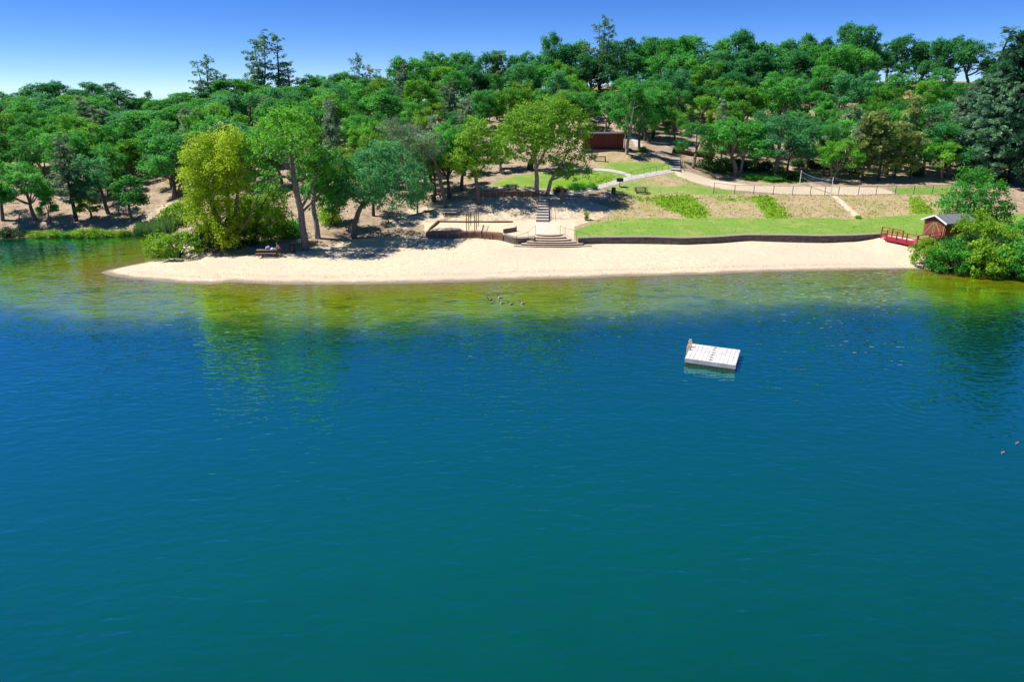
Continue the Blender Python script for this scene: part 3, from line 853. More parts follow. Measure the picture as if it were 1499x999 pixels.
def make_pine(seed, H=16.0, Rw=2.8, fork=0.5, nb=58, bare=0.28, full=1.0, leaders=2, big=False):
    rng = np.random.default_rng(seed)
    mb = MB()
    r0 = 0.019 * H
    ln = rng.normal(size=2) * .5
    axes = []
    fk = np.array([ln[0] * .5, ln[1] * .5, H * fork])
    if leaders > 1:
        mb.tube(bez((0, 0, -.6), (ln[0] * .1, ln[1] * .1, H * fork * .5), fk, 5), np.linspace(r0, r0 * .62, 5), 7)
        axes.append(([np.array([0, 0, 0.]), fk], 0, fork))
        for k in range(leaders):
            az = rng.uniform(0, 6.28) if k == 0 else az + 6.283 / leaders
            tip = fk + np.array([math.cos(az) * Rw * .38, math.sin(az) * Rw * .38, H * (1 - fork) * (1 if k == 0 else rng.uniform(.78, .97))])
            mid = fk + np.array([math.cos(az) * Rw * .34, math.sin(az) * Rw * .34, H * (1 - fork) * .4])
            pts = bez(fk, mid, tip, 6)
            mb.tube(pts, np.linspace(r0 * .5, r0 * .06, 6), 5)
            axes.append(([np.array(q) for q in pts], fork, 1.0))
    else:
        tip = np.array([ln[0], ln[1], H])
        pts = bez((0, 0, -.6), (ln[0] * .2, ln[1] * .2, H * .5), tip, 8)
        mb.tube(pts, np.linspace(r0, r0 * .06, 8), 7)
        axes.append(([np.array(q) for q in pts], 0, 1.0))
    P, N, A, S, Tn = [], [], [], [], []
    for pts, t0, t1 in axes:
        n = int(nb * (t1 - max(t0, bare)) / (1 - bare) / (1 if t0 == 0 else leaders * .62))
        for i in range(max(n, 0)):
            h = rng.uniform(max(t0, bare), t1 * .995)
            f = (h - t0) / (t1 - t0) * (len(pts) - 1)
            k = min(int(f), len(pts) - 2)
            c = pts[k] * (1 - (f - k)) + pts[k + 1] * (f - k)
            rel = (h - bare) / (1 - bare)
            L = Rw * (0.25 + 0.75 * (1 - rel) ** (.5 if big else .65)) * rng.uniform(.45, 1.0) * min(1, .45 + rel * 3.0)
            az = rng.uniform(0, 6.28)
            e = c + np.array([math.cos(az) * L, math.sin(az) * L, L * rng.uniform(.0, .55)])
            m = (c + e) / 2 + np.array([0, 0, -.12 * L])
            mb.tube(bez(c, m, e, 3), [r0 * .13, r0 * .09, r0 * .04], 3, cap=False)
            for q in np.linspace(.35, 1.0, max(2, int(L * 2.3 * full) + 1)):
                ct = c * (1 - q) + e * q + rng.normal(size=3) * .16 + np.array([0, 0, .1])
                nl = int(rng.uniform(12, 22))
                u = rng.normal(size=(nl, 3)) + np.array([math.cos(az) * .5, math.sin(az) * .5, .7])
                u /= np.linalg.norm(u, axis=1, keepdims=True)
                P.append(ct + u * rng.uniform(.08, .50, (nl, 1)))
                N.append(np.cross(u, rng.normal(size=(nl, 3))) + u * .15)
                A.append(u)
                S.append(rng.uniform(.30, .60, nl))
                Tn.append(np.clip(rng.uniform(0, .85) + rng.normal(size=nl) * .12, 0, 1))
    P, N, A, S, Tn = (np.concatenate(a) for a in (P, N, A, S, Tn))
    v, q, t = cards(P, N, S, 0.38, Tn, along=np.cross(N, A), rng=rng)
    me_t = bpy.data.meshes.new('pine_trunk')
    me_t.from_pydata(mb.v, [], mb.f)
    for p in me_t.polygons: p.use_smooth = True
    return me_t, np_mesh('pine_crown', v, q, False, {'tone': t}), H, Rw


def make_bush(seed, Rw=1.6, H=1.6, leaf=0.2, dens=1.0, nb=12):
    rng = np.random.default_rng(seed)
    mb = MB()
    lobes = []
    ls = 1.0 if nb == 12 else .68
    for i in range(nb):
        az = 2.39996 * i
        rad = Rw * math.sqrt((i + .3) / nb) * .80
        zt = H * (0.78 - .52 * (rad / Rw) ** 2) * rng.uniform(.75, 1.1)
        e = (math.cos(az) * rad, math.sin(az) * rad, zt)
        mb.tube(bez((rng.normal() * .1, rng.normal() * .1, -.3), (e[0] * .3, e[1] * .3, zt * .6), e, 4), np.linspace(.05, .012, 4), 4)
        lobes.append((*e, Rw * rng.uniform(.26, .42) * ls))
    for i in range(10 if nb == 12 else 18):
        az = rng.uniform(0, 6.28)
        lobes.append((math.cos(az) * Rw * .68, math.sin(az) * Rw * .68, H * rng.uniform(.14, .3), Rw * rng.uniform(.22, .32) * ls))
    me_t = bpy.data.meshes.new('bush_stems')
    me_t.from_pydata(mb.v, [], mb.f)
    cm = crown_mesh('bush_foliage', lobes, rng, int(26 * dens * (1.3 / Rw) ** 1.2), 20, leaf, .85, .24, -.7)
    return me_t, cm, H, Rw


OAKS = [make_oak(100 + i, 10, 4.2, [.26, .30, .22, .34, .28, .24, .32][i], [6, 7, 6, 5, 7, 6, 6][i], [1.0, .9, 1.1, .85, 1.0, 1.05, .8][i], i in (2, 5)) for i in range(7)]
BUSHY = [make_oak(120 + i, 9, 4.2, .16, [7, 8, 6, 7, 8][i], [1, .9, 1.1, 1, .95][i], False, .22) for i in range(5)]
YOUNG = [make_oak(150 + i, 6, 1.9, .34, 5, 1.5) for i in range(2)]
PINES = [make_pine(200, 16, 2.9, .42, 60, .26, 1.0, 2), make_pine(201, 16, 2.6, .5, 64, .20, 1.1, 1), make_pine(202, 16, 3.2, .38, 70, .30, .9, 3), make_pine(203, 16, 2.7, .55, 55, .36, .9, 2)]
AIRPINES = [make_pine(240, 16, 2.7, .34, 40, .22, .8, 2), make_pine(241, 16, 2.3, .5, 42, .18, .8, 1), make_pine(242, 16, 2.8, .3, 44, .25, .75, 3)]
SPINES = [make_pine(210 + i, 9, 2.1, .5, 44, .18, 1.35, 1) for i in range(3)]
BIGPINE = [make_pine(220 + i, 20, 4.4, .45, 230, .06, 1.25, 1 + i, True) for i in range(2)]
BUSHES = [make_bush(300 + i) for i in range(4)]
BIGBUSH = [make_bush(320 + i, 4.0, 4.0, .27, 2.2, 30) for i in range(4)]

TREES = []        # (root, px, d, zone) for labelling afterwards
FORMS = {'bushy': (BUSHY, 'oak_tree', 'tree', 'bark'), 'bigbush': (BIGBUSH, 'bush', 'bush', 'bark_dark'), 'oak': (OAKS, 'oak_tree', 'tree', 'bark'), 'young': (YOUNG, 'oak_sapling', 'tree', 'bark'), 'pine': (PINES, 'pine_tree', 'tree', 'bark_dark'), 'airpine': (AIRPINES, 'pine_tree', 'tree', 'bark_dark'), 'spine': (SPINES, 'pine_tree', 'tree', 'bark_dark'),
         'bigpine': (BIGPINE, 'pine_tree', 'tree', 'bark_dark'), 'bush': (BUSHES, 'bush', 'bush', 'bark_dark')}


def plant(form, loc, H, Rw, leafmat, label=None, bark=None, var=None, rotz=None, group=None, lean=(0, 0)):
    pool, name, cat, bk = FORMS[form]
    me_t, me_c, h0, r0 = pool[rnd.randrange(len(pool)) if var is None else var % len(pool)]
    root = thing(name, label, cat, loc, rnd.uniform(0, 6.28) if rotz is None else rotz, group)
    root.rotation_euler[0], root.rotation_euler[1] = lean
    q = rnd.uniform(.86, 1.18) if cat == 'tree' and form in ('oak', 'bushy') else 1.0
    root.scale = (Rw / r0 * q, Rw / r0 / q, H / h0)
    if form in ('oak', 'bushy') and lean == (0, 0):
        root.rotation_euler[0], root.rotation_euler[1] = rnd.gauss(0, .06), rnd.gauss(0, .06)
    for nm, m_, mt in ((('stems' if cat == 'bush' else 'trunk'), me_t, M[bark or bk]), (('foliage' if cat == 'bush' else 'crown'), me_c, M[leafmat])):
        if not m_.materials: m_.materials.append(mt)
        o = bpy.data.objects.new(nm, m_)
        COL.objects.link(o)
        o.material_slots[0].link = 'OBJECT'
        o.material_slots[0].material = mt
        o.parent = root
    return root


def tree_at(form, px, py, top, hw, leafmat, label=None, **kw):
    """a tree standing on the ground seen at (px, py), as tall and as wide as the picture shows it"""
    p = hit(px, py)
    t = plane_pt(px, top, p.y)
    d = p.y * CP + (HC - p.z) * SP
    return plant(form, p, max(1.0, (t.z - p.z)) * 1.0, hw * d / FOC, leafmat, label, **kw), p, d


def hero(name, label, base, limbs, lobes, leafmat, bark, rng_seed, sprays=18, leaves=20, leaf=0.26, flat=.85, sig=.28, droop=0.0, low=-.6, group=None, zbase=None, cat='tree', aspect=.75):
    rng = np.random.default_rng(rng_seed)
    p0 = hit(*base)
    if zbase is not None:
        p0 = at_z(base[0], base[1], zbase)
    d0 = p0.y * CP + (HC - p0.z) * SP
    sc = d0 / FOC
    root = thing(name, label, cat, p0, 0, group)
    mb = MB()
    for limb in limbs:
        pts, rad = [], []
        for q in limb:
            dy = q[3] if len(q) > 3 else 0.0
            w = plane_pt(q[0], q[1], p0.y + dy) - p0
            pts.append(w); rad.append(q[2])
        # smooth the polyline
        P = [pts[0]]; Rr = [rad[0]]
        for i in range(1, len(pts)):
            P += [pts[i - 1].lerp(pts[i], .5) + Vector(rng.normal(size=3)) * .08, pts[i]]
            Rr += [(rad[i - 1] + rad[i]) / 2, rad[i]]
        mb.tube(P, Rr, 7)
    lb = []
    for q in lobes:
        r = q[2] * sc
        dy = q[3] if len(q) > 3 else rng.uniform(-1, 1) * min(2.6, r * 1.2)
        w = plane_pt(q[0], q[1], p0.y + dy) - p0
        lb.append((w.x, w.y, w.z, r))
        # twig carrying this lobe
        near = min(mb.v, key=lambda v: (v[0] - w.x) ** 2 + (v[1] - w.y) ** 2 + (v[2] - w.z - .6) ** 2)
        mb.tube([near, (np.array(near) + np.array(w)) / 2 + rng.normal(size=3) * .15, w], [.07, .05, .02], 4)
    mb.build('trunk', M[bark], root, True)
    cm = crown_mesh('crown', lb, rng, sprays, leaves, leaf, flat, sig, low, droop, aspect)
    link_mesh('crown', cm, M[leafmat], root)
    return root


# --- trees of the left shore
hero('oak_tree', 'tall leaning green tree with thick bare trunk beside the beach barrel', (447, 366),
     [[(447, 369, .60), (446, 352, .48), (441, 310, .40), (433, 275, .36), (427, 240, .28), (426, 210, .20), (418, 186, .08)],
      [(428, 250, .22), (418, 240, .2), (402, 230, .17), (386, 226, .10, -1), (372, 232, .05, -1.5)],
      [(432, 268, .18), (415, 258, .15), (396, 264, .1, -2), (388, 276, .05, -2)],
      [(441, 305, .20), (452, 285, .16, 1), (464, 255, .10, 2), (470, 232, .05, 2)], [(427, 215, .13), (440, 195, .10), (452, 180, .04)],
      [(441, 312, .18), (453, 300, .15, 1.5), (466, 285, .10, 2.5), (480, 270, .05, 3)]],
     [(420, 172, 20), (400, 178, 20), (440, 174, 19), (452, 192, 19), (382, 192, 19), (372, 210, 19), (390, 208, 19, -2), (366, 228, 15), (376, 242, 15), (408, 196, 22, -2), (430, 196, 22, -2), (452, 214, 20, -1), (444, 234, 17, 3),
      (418, 214, 17, -2.5), (436, 216, 16, -2.5), (400, 226, 14, -3), (462, 232, 18, 3), (394, 256, 14, -2), (384, 272, 13, -2), (370, 260, 13, -1), (406, 272, 13, -2), (466, 252, 18, 3), (458, 270, 14, 4), (430, 162, 15), (408, 164, 15), (358, 218, 12),
      (476, 268, 16, 4), (482, 246, 17, 4), (448, 252, 13, -1), (416, 282, 10, -2)],
     'oak_mid', 'bark_mid', 1, 16, 20, .25, .75, .26, .25)
hero('oak_tree', 'slender grey trunked oak just right of and behind the tall leaning tree', (466, 349),
     [[(466, 352, .42), (463, 325, .34), (459, 295, .28), (462, 270, .22), (468, 240, .12)], [(460, 295, .2), (480, 270, .15, 1), (492, 245, .07, 1)], [(461, 285, .16), (445, 265, .1, 2)]],
     [(470, 236, 22), (490, 244, 22), (456, 252, 20), (478, 262, 22), (498, 262, 20), (460, 276, 18), (486, 284, 20), (504, 286, 18), (470, 300, 17), (508, 245, 17), (480, 225, 18), (495, 304, 15), (450, 285, 15)],
     'oak', 'bark_pale', 2, 16, 18, .27)
hero('willow_tree', 'tall yellow-green willow with twin plumes at the left end of the beach', (330, 364),
     [[(330, 368, .35), (322, 330, .28), (305, 280, .2), (292, 235, .14), (288, 205, .05)], [(330, 364, .3), (334, 310, .24), (332, 250, .16), (325, 205, .06)], [(336, 362, .26), (346, 300, .2), (352, 245, .1), (345, 215, .04)],
      [(338, 360, .2), (365, 320, .14, -1), (378, 285, .06, -2)], [(322, 360, .2), (285, 325, .12, -1), (262, 305, .05, -2)]],
     [(286, 212, 16), (280, 232, 17), (292, 240, 18), (276, 258, 15), (288, 268, 18), (300, 290, 18), (282, 292, 15), (318, 204, 17), (334, 200, 17), (346, 210, 15), (314, 224, 18), (334, 226, 19), (350, 234, 17), (318, 250, 20), (338, 256, 20),
      (354, 262, 16), (306, 262, 16), (324, 282, 20), (344, 288, 18), (310, 312, 20), (330, 316, 20), (350, 318, 18), (296, 206, 12), (308, 330, 18, -2), (332, 342, 18, -2), (290, 322, 17, -2)],
     'willow', 'bark', 3, 34, 26, .22, 1.15, .25, .35, -.8)
hero('willow_tree', 'lower spreading yellow-green willow between twin plumed willow and leaning trunk', (372, 356),
     [[(372, 359, .28), (374, 330, .22), (384, 300, .14), (392, 285, .05)], [(373, 345, .2), (400, 325, .12, -1), (414, 312, .05, -1)], [(372, 350, .18), (356, 325, .1, -1), (350, 308, .04, -1)]],
     [(388, 292, 17), (372, 300, 16), (402, 304, 17), (416, 314, 15), (384, 318, 18), (364, 320, 16), (402, 328, 17), (350, 330, 15), (376, 338, 18), (394, 342, 16), (358, 344, 16), (414, 332, 13), (396, 276, 12), (408, 288, 12)],
     'willow_green', 'bark', 4, 30, 25, .22, .9, .25, .25, -.8)
hero('oak_tree', 'broad bluish green oak with curved dark trunk standing on the beach edge', (519, 348),
     [[(519, 350, .46), (518, 330, .38), (525, 310, .33), (533, 298, .28), (545, 275, .16)], [(530, 300, .24), (560, 285, .18), (590, 265, .1), (605, 255, .05)], [(531, 300, .2), (518, 290, .14, -1), (505, 275, .06, -1)], [(540, 285, .18), (562, 255, .12), (570, 238, .05)]],
     [(545, 232, 22), (568, 228, 22), (590, 238, 22), (606, 254, 20), (616, 272, 16), (525, 246, 20), (540, 258, 24, -3), (564, 256, 24, -3), (588, 262, 22, -3), (512, 262, 18), (520, 278, 18, -2), (545, 280, 20, -3), (570, 282, 20, -3), (596, 284, 18, -2), (614, 290, 14),
      (505, 284, 14), (530, 296, 13), (580, 300, 13), (605, 300, 12), (555, 298, 13), (556, 216, 15), (578, 216, 15), (530, 232, 14)],
     'oak_blue', 'bark', 5, 18, 21, .25, .8)
hero('pine_tree', 'pale grey pine leaning far left over the trees behind the monkey bars', (653, 303),
     [[(653, 306, .36), (646, 270, .30), (636, 235, .25), (618, 212, .18), (600, 200, .12), (580, 184, .04)], [(630, 224, .12), (640, 195, .05)], [(612, 208, .1), (612, 185, .04)], [(640, 245, .1), (615, 245, .04)]],
     [(575, 178, 11), (584, 190, 12), (598, 192, 14), (612, 192, 13), (600, 208, 14), (584, 206, 12), (620, 204, 14), (634, 202, 12), (612, 222, 13), (596, 222, 11), (628, 224, 13), (572, 196, 10), (640, 216, 11), (606, 238, 10), (562, 186, 9), (624, 242, 10)],
     'pine', 'bark', 6, 26, 22, .30, .8, .34, 0.1, -.8, None, None, 'tree', .3)
hero('oak_tree', 'olive green oak with straight trunk left of the upper timber wall', (700, 298),
     [[(701, 301, .36), (699, 275, .30), (696, 250, .22), (692, 215, .1)], [(698, 262, .18), (682, 235, .1), (676, 215, .05)], [(697, 256, .16), (714, 235, .08, 1), (720, 218, .04, 1)]],
     [(690, 192, 17), (706, 200, 17), (676, 206, 16), (720, 214, 15), (690, 216, 18), (708, 224, 16), (672, 228, 15), (684, 238, 15), (704, 242, 14), (720, 234, 13), (670, 248, 12), (694, 258, 11), (694, 178, 12), (712, 186, 12)],
     'oak_olive', 'bark', 7, 17, 20, .26)
hero('oak_tree', 'big yellow-green twin trunk oak at the head of the upper stairs', (787, 284),
     [[(787, 287, .42), (786, 262, .34), (784, 235, .28), (778, 205, .2), (770, 175, .08)], [(786, 245, .2), (800, 215, .15), (812, 185, .1), (815, 160, .04)], [(801, 285, .34), (806, 265, .27), (818, 245, .2), (832, 222, .12), (846, 200, .05)],
      [(784, 235, .17), (762, 215, .12), (745, 200, .05)], [(806, 264, .18), (830, 255, .1, -1), (850, 248, .05, -1.5)]],
     [(770, 165, 20), (752, 178, 20), (738, 196, 18), (788, 160, 18), (808, 150, 18), (826, 158, 19), (840, 174, 18), (852, 192, 16), (770, 190, 22, -2), (792, 184, 22, -2), (814, 178, 22, -2), (834, 196, 19, -2), (752, 204, 18, -2), (736, 216, 15), (774, 212, 19, -3),
      (796, 208, 20, -3), (820, 206, 19, -3), (846, 214, 16, -2), (858, 228, 13), (760, 228, 14, -2), (826, 230, 17, -3), (842, 238, 15, -3), (856, 250, 11, -2), (806, 232, 15, -2), (740, 232, 11), (824, 252, 12, -2), (838, 258, 11, -2), (782, 232, 12, -3), (850, 170, 12), (824, 142, 12)],
     'oak_olive', 'bark_pale', 8, 18, 20, .26, .8, .27, .1)
hero('oak_tree', 'rounded bright green broadleaf tree behind the brown shed', (1432, 328),
     [[(1432, 332, .3), (1430, 315, .24), (1426, 295, .16), (1420, 275, .06)], [(1432, 322, .2), (1450, 300, .12), (1460, 280, .05)], [(1431, 322, .18), (1408, 300, .1, -1), (1392, 292, .04, -1)]],
     [(1420, 264, 17), (1440, 262, 16), (1456, 272, 16), (1402, 276, 16), (1388, 292, 14), (1420, 284, 20, -2), (1442, 286, 20, -2), (1462, 294, 18), (1476, 306, 14), (1402, 298, 17, -2), (1386, 308, 12), (1424, 304, 19, -2.5), (1448, 308, 18, -2.5), (1470, 318, 13), (1405, 314, 14, -2), (1428, 318, 14, -2),
      (1430, 252, 11), (1412, 252, 9), (1382, 300, 10)],
     'shrub_bright', 'bark', 9, 20, 20, .26, .9, .27, 0, -.8)

# --- placed trees: (form, base px, base py, top py, half width px, leaves, label)
PLACED = [
    ('pine', 112, 323, 200, 26, 'pine', 'leaning grey pine near the waterline of the left inlet', {'lean': (0.0, -0.16), 'var': 1}),
    ('young', 197, 324, 252, 22, 'oak', 'young oak with thin trunk standing alone above the reeds', {}),
    ('oak', 254, 292, 192, 40, 'oak', 'dark trunked oak on bare dirt left of the yellow willow', {'var': 2}),
    ('oak', 52, 322, 238, 36, 'oak', 'oak with dark leaning trunk near the left edge of the inlet bank', {'lean': (0, -0.12)}),
    ('oak', 4, 322, 222, 36, 'oak', 'oak cut by the left border of the view at the inlet', {}),
    ('young', 132, 322, 285, 16, 'shrub', 'small bushy sapling right of the leaning grey pine', {}),
    ('young', 74, 325, 285, 13, 'oak', 'thin sapling between two leaning trunks on the inlet bank', {}),
    ('oak', 158, 312, 218, 38, 'oak_blue', 'oak with slanting trunk behind the young oak over the inlet', {'lean': (0, -.15)}),
    ('young', 492, 331, 238, 22, 'oak', 'thin straight dark oak behind the slender grey trunked oak', {'bark': 'bark_dark'}),
    ('oak', 547, 316, 218, 30, 'oak', 'dark stemmed oak behind the broad bluish oak', {'bark': 'bark_dark'}),
    ('young', 611, 312, 262, 13, 'oak', 'spindly young tree left of the sandy play area', {}),
    ('oak', 636, 286, 190, 36, 'oak_olive', 'olive oak shading the dark barrel left of the timber walls', {'bark': 'bark_dark'}),
    ('oak', 658, 290, 178, 34, 'oak', 'thick green oak just behind the leaning grey pine trunk', {'bark': 'bark_dark'}),
    ('oak', 676, 278, 170, 34, 'oak', 'green oak behind the olive oak of the upper timber wall', {'bark': 'bark_dark'}),
    ('oak', 775, 247, 150, 42, 'oak_olive', 'dark thick trunked oak behind the twin trunk oak', {'bark': 'bark_dark', 'var': 2}),
    ('young', 731, 250, 195, 20, 'oak', 'young oak on bare dirt left of the upper lawn', {}),
    ('oak', 918, 226, 118, 36, 'oak', 'green oak standing right in front of the red brown building', {'bark': 'bark_pale', 'var': 0}),
    ('oak', 936, 219, 126, 22, 'oak', 'green oak on the shaded edge above the pale steps', {'bark': 'bark', 'var': 3}),
    ('oak', 955, 203, 120, 24, 'oak', 'oak rising behind the shaded edge above the pale steps', {'bark': 'bark_dark'}),
    ('oak', 886, 197, 128, 28, 'oak', 'oak behind the roof of the red brown building', {}),
    ('oak', 1014, 246, 176, 34, 'oak', 'leaning oak right beside the handrail of the pale steps', {'lean': (0, .12)}),
    ('oak', 1076, 258, 166, 40, 'oak', 'left one of the paired oaks in front of the dark hedge', {'var': 1}),
    ('oak', 1084, 254, 172, 26, 'oak', 'right one of the paired oaks in front of the dark hedge', {'bark': 'bark_pale'}),
    ('oak', 1133, 258, 166, 42, 'oak_blue', 'sturdy oak at the right end of the dark hedge', {'var': 4}),
    ('young', 1152, 250, 200, 17, 'pine', 'small grey-green sapling right of the dark hedge', {}),
    ('oak', 1181, 246, 170, 36, 'oak_blue', 'oak over the low hedge behind the volleyball posts', {}),
    ('oak', 1206, 256, 178, 28, 'oak', 'rounded green oak just right of the taller volleyball post', {}),
    ('spine', 1214, 258, 190, 20, 'pine', 'small grey pine behind the near volleyball post', {}),
    ('spine', 1244, 262, 178, 22, 'pine', 'slim grey pine right of the near volleyball post', {}),
    ('spine', 1262, 264, 168, 27, 'pine_yellow', 'broad yellowish pine at the edge of the volleyball court', {}),
    ('spine', 1286, 264, 166, 30, 'pine_yellow', 'largest yellowish pine above the right fence posts', {}),
    ('spine', 1309, 262, 182, 20, 'pine_yellow', 'slender yellowish pine right of the largest one', {}),
    ('spine', 1331, 262, 196, 20, 'pine_yellow', 'short yellowish pine at the right end of the fence', {}),
    ('spine', 1228, 240, 158, 22, 'pine', 'grey pine one row behind the volleyball court pines', {}),
    ('oak', 1386, 259, 176, 46, 'oak_dark', 'wide dark blue-green oak above the right end of the fence', {'var': 4}),
    ('oak', 1276, 224, 156, 30, 'oak', 'light topped oak right below the bare golden ridge patch', {'var': 0}),
    ('oak', 1312, 222, 152, 32, 'oak_mid', 'light green oak below the middle of the golden ridge patch', {'var': 3}),
    ('oak', 1348, 222, 146, 34, 'oak_dark', 'dark oak below the right end of the golden ridge patch', {'var': 1}),
    ('spine', 1396, 235, 128, 26, 'pine', 'pale grey pine rising between dark oaks left of the big border pines', {}),
    ('oak', 1352, 256, 196, 28, 'oak', 'small dark trunked oak over the right end of the fence', {}),
    ('bigpine', 1418, 262, 112, 40, 'pine_dark', 'big green pine left of the dark pines at the right border', {'var': 0}),
    ('bigpine', 1446, 270, 118, 40, 'pine_dark', 'lower dark pine above the round bright green tree', {'var': 1}),
    ('bigpine', 1478, 268, 40, 60, 'pine_deep', 'tallest dark pine at the right border', {'var': 1}),
    ('bigpine', 1512, 280, 26, 60, 'pine_deep', 'dark pine cut off by the right border of the view', {'var': 0}),
    ('bigpine', 1490, 258, 150, 40, 'pine_dark', 'lower green pine at the right border', {'var': 0}),
]
taken = []
for form, px, py, top, hw, lm, lab, kw in PLACED:
    r_, p, d = tree_at(form, px, py, top, hw, lm, lab, **kw)
    taken.append((p.x, p.y, 3.0))
for px, py in ((447, 366), (466, 349), (330, 364), (519, 348), (653, 303), (700, 298), (787, 284), (801, 284), (1432, 328)):
    p = hit(px, py); taken.append((p.x, p.y, 4.0))


# --- ridge trees: (px, top py, half width, form, leaves)
def ridge_d(px): return float(np.interp(px, PXG, KD[10]))
RIDGE = [(-30, 132, 34, 'oak', 'oak_dark'), (8, 134, 32, 'oak', 'oak_dark'), (42, 130, 30, 'oak', 'oak_dark'), (74, 122, 28, 'oak', 'oak_dark'), (100, 119, 28, 'oak', 'oak_dark'), (126, 132, 26, 'oak', 'oak_dark'), (150, 121, 26, 'oak', 'oak_dark'),
         (176, 134, 26, 'oak', 'oak_dark'), (196, 150, 20, 'oak', 'oak'), (222, 131, 8, 'oak', 'oak_dark'), (208, 151, 22, 'oak', 'oak'), (286, 134, 24, 'oak', 'oak'), (318, 128, 24, 'oak', 'oak_dark'), (240, 147, 22, 'oak', 'oak'), (268, 138, 26, 'oak', 'oak'), (304, 80, 18, 'pine', 'pine_dark'), (331, 104, 17, 'pine', 'pine_dark'), (350, 116, 24, 'oak', 'oak'),
         (392, 50, 24, 'pine', 'pine_dark'), (412, 54, 20, 'pine', 'pine_dark'), (428, 92, 18, 'pine', 'pine_dark'), (372, 112, 20, 'oak', 'oak'), (460, 112, 26, 'oak', 'oak'), (490, 108, 24, 'oak', 'oak_dark'), (524, 77, 13, 'pine', 'pine_dark'), (510, 104, 22, 'oak', 'oak'), (551, 94, 17, 'pine', 'pine'),
         (586, 84, 24, 'oak', 'oak'), (612, 84, 24, 'oak', 'oak'), (638, 80, 24, 'oak', 'oak'), (664, 78, 26, 'oak', 'oak'), (688, 77, 26, 'oak', 'oak_dark'), (712, 76, 24, 'oak', 'oak_dark'), (736, 80, 22, 'pine', 'pine'), (748, 75, 26, 'oak', 'oak_dark'), (778, 74, 26, 'oak', 'oak_dark'),
         (803, 44, 20, 'oak', 'oak_dark'), (828, 68, 26, 'oak', 'oak_dark'), (850, 60, 24, 'oak', 'oak'), (876, 23, 22, 'pine', 'pine_dark'), (858, 66, 18, 'pine', 'pine'), (904, 58, 26, 'oak', 'oak_dark'), (930, 60, 24, 'oak', 'oak'), (956, 56, 26, 'oak', 'oak'), (984, 55, 26, 'oak', 'oak'), (1012, 53, 26, 'oak', 'oak'),
         (1040, 58, 24, 'oak', 'oak'), (1072, 48, 28, 'oak', 'oak_dark'), (1092, 45, 24, 'oak', 'oak_dark'), (1120, 60, 24, 'oak', 'oak'), (1146, 58, 24, 'oak', 'oak_dark'), (1172, 46, 26, 'oak', 'oak_dark'), (1200, 52, 26, 'oak', 'oak_dark'), (1228, 34, 24, 'oak', 'oak_dark'), (1248, 38, 22, 'oak', 'oak_dark'),
         (1274, 62, 22, 'oak', 'oak_dark'), (1298, 55, 22, 'oak', 'oak_dark'), (1322, 50, 24, 'oak', 'oak_dark'), (1346, 56, 20, 'oak', 'oak_dark'), (1366, 56, 20, 'oak', 'oak_dark'), (1392, 52, 24, 'oak', 'oak_dark'), (1416, 54, 22, 'oak', 'oak_dark'), (1446, 43, 24, 'pine', 'pine_dark'), (1470, 50, 22, 'oak', 'oak_dark'), (1500, 46, 26, 'oak', 'oak_dark'), (1535, 50, 26, 'oak', 'oak_dark')]
RIDGE += [(px_, t_ + 10, 25, 'oak', rnd.choice(['oak', 'oak_dark', 'oak_mid'])) for px_, t_ in ((20, 138), (60, 132), (112, 130), (160, 134), (190, 150), (252, 148), (300, 132), (336, 124), (440, 118), (476, 114), (540, 104), (598, 92), (650, 88), (700, 86), (760, 84), (815, 74),
          (866, 70), (918, 68), (968, 66), (1000, 64), (1026, 64), (1056, 64), (1106, 66), (1134, 70), (1160, 66), (1186, 60), (1214, 58), (1240, 52))]
for px, top, hw, form, lm in RIDGE:
    d = ridge_d(px) - (rnd.uniform(0, 7) if hw != 25 else rnd.uniform(9, 15))
    p = ground_d(px, d)
    t = plane_pt(px, top, p.y)
    f2 = 'bushy' if form == 'oak' and (rnd.random() < (.85 if px < 700 else (.7 if px < 1250 else .4))) and hw > 15 else ('airpine' if form == 'pine' else form)
    o = plant(f2, p, max(4, t.z - p.z) * (1.06 if form == 'oak' else 1.0), hw * (1.18 if form == 'oak' else 1.1) * d / FOC, lm)
    o.scale[0] *= rnd.uniform(.9, 1.25)
    TREES.append((o, px, 'ridge', form, lm))
    taken.append((p.x, p.y, 2.2))

# --- the rest of the hillside woods, scattered by density
CLEAR = [[(700, 300), (700, 240), (760, 228), (800, 240), (1000, 235), (1040, 262), (1400, 275), (1420, 360), (600, 360), (620, 300)], [(845, 228), (850, 196), (912, 196), (935, 190), (942, 228)], [(600, 345), (600, 300), (640, 278), (705, 278), (705, 345)],
         [(860, 196), (858, 120), (902, 120), (905, 196)], [(1085, 222), (1160, 205), (1205, 215), (1140, 232)], [(1088, 228), (1096, 132), (1128, 132), (1138, 228)],
         [(200, 345), (200, 285), (235, 268), (262, 300), (250, 345)], [(1040, 262), (1040, 236), (1230, 240), (1230, 265)], [(430, 380), (430, 335), (520, 322), (620, 318), (620, 380)], [(980, 250), (975, 215), (1040, 222), (1040, 260)],
         [(1266, 104), (1376, 104), (1366, 172), (1268, 172)], [(655, 140), (720, 140), (720, 165), (655, 165)]]
def clear(px, py): return any(inpoly(np.array([px]), np.array([py]), c)[0] for c in CLEAR)
cand = 0
n_fill = 0
SKX = sorted((a, b) for a, b, c_, f_, l_ in RIDGE if f_ == 'oak' and a != 222 and a != 803 and c_ != 25)
def sky_top(px): return max(float(np.interp(px + k, [a for a, b in SKX], [b for a, b in SKX])) for k in (-14, 0, 14))
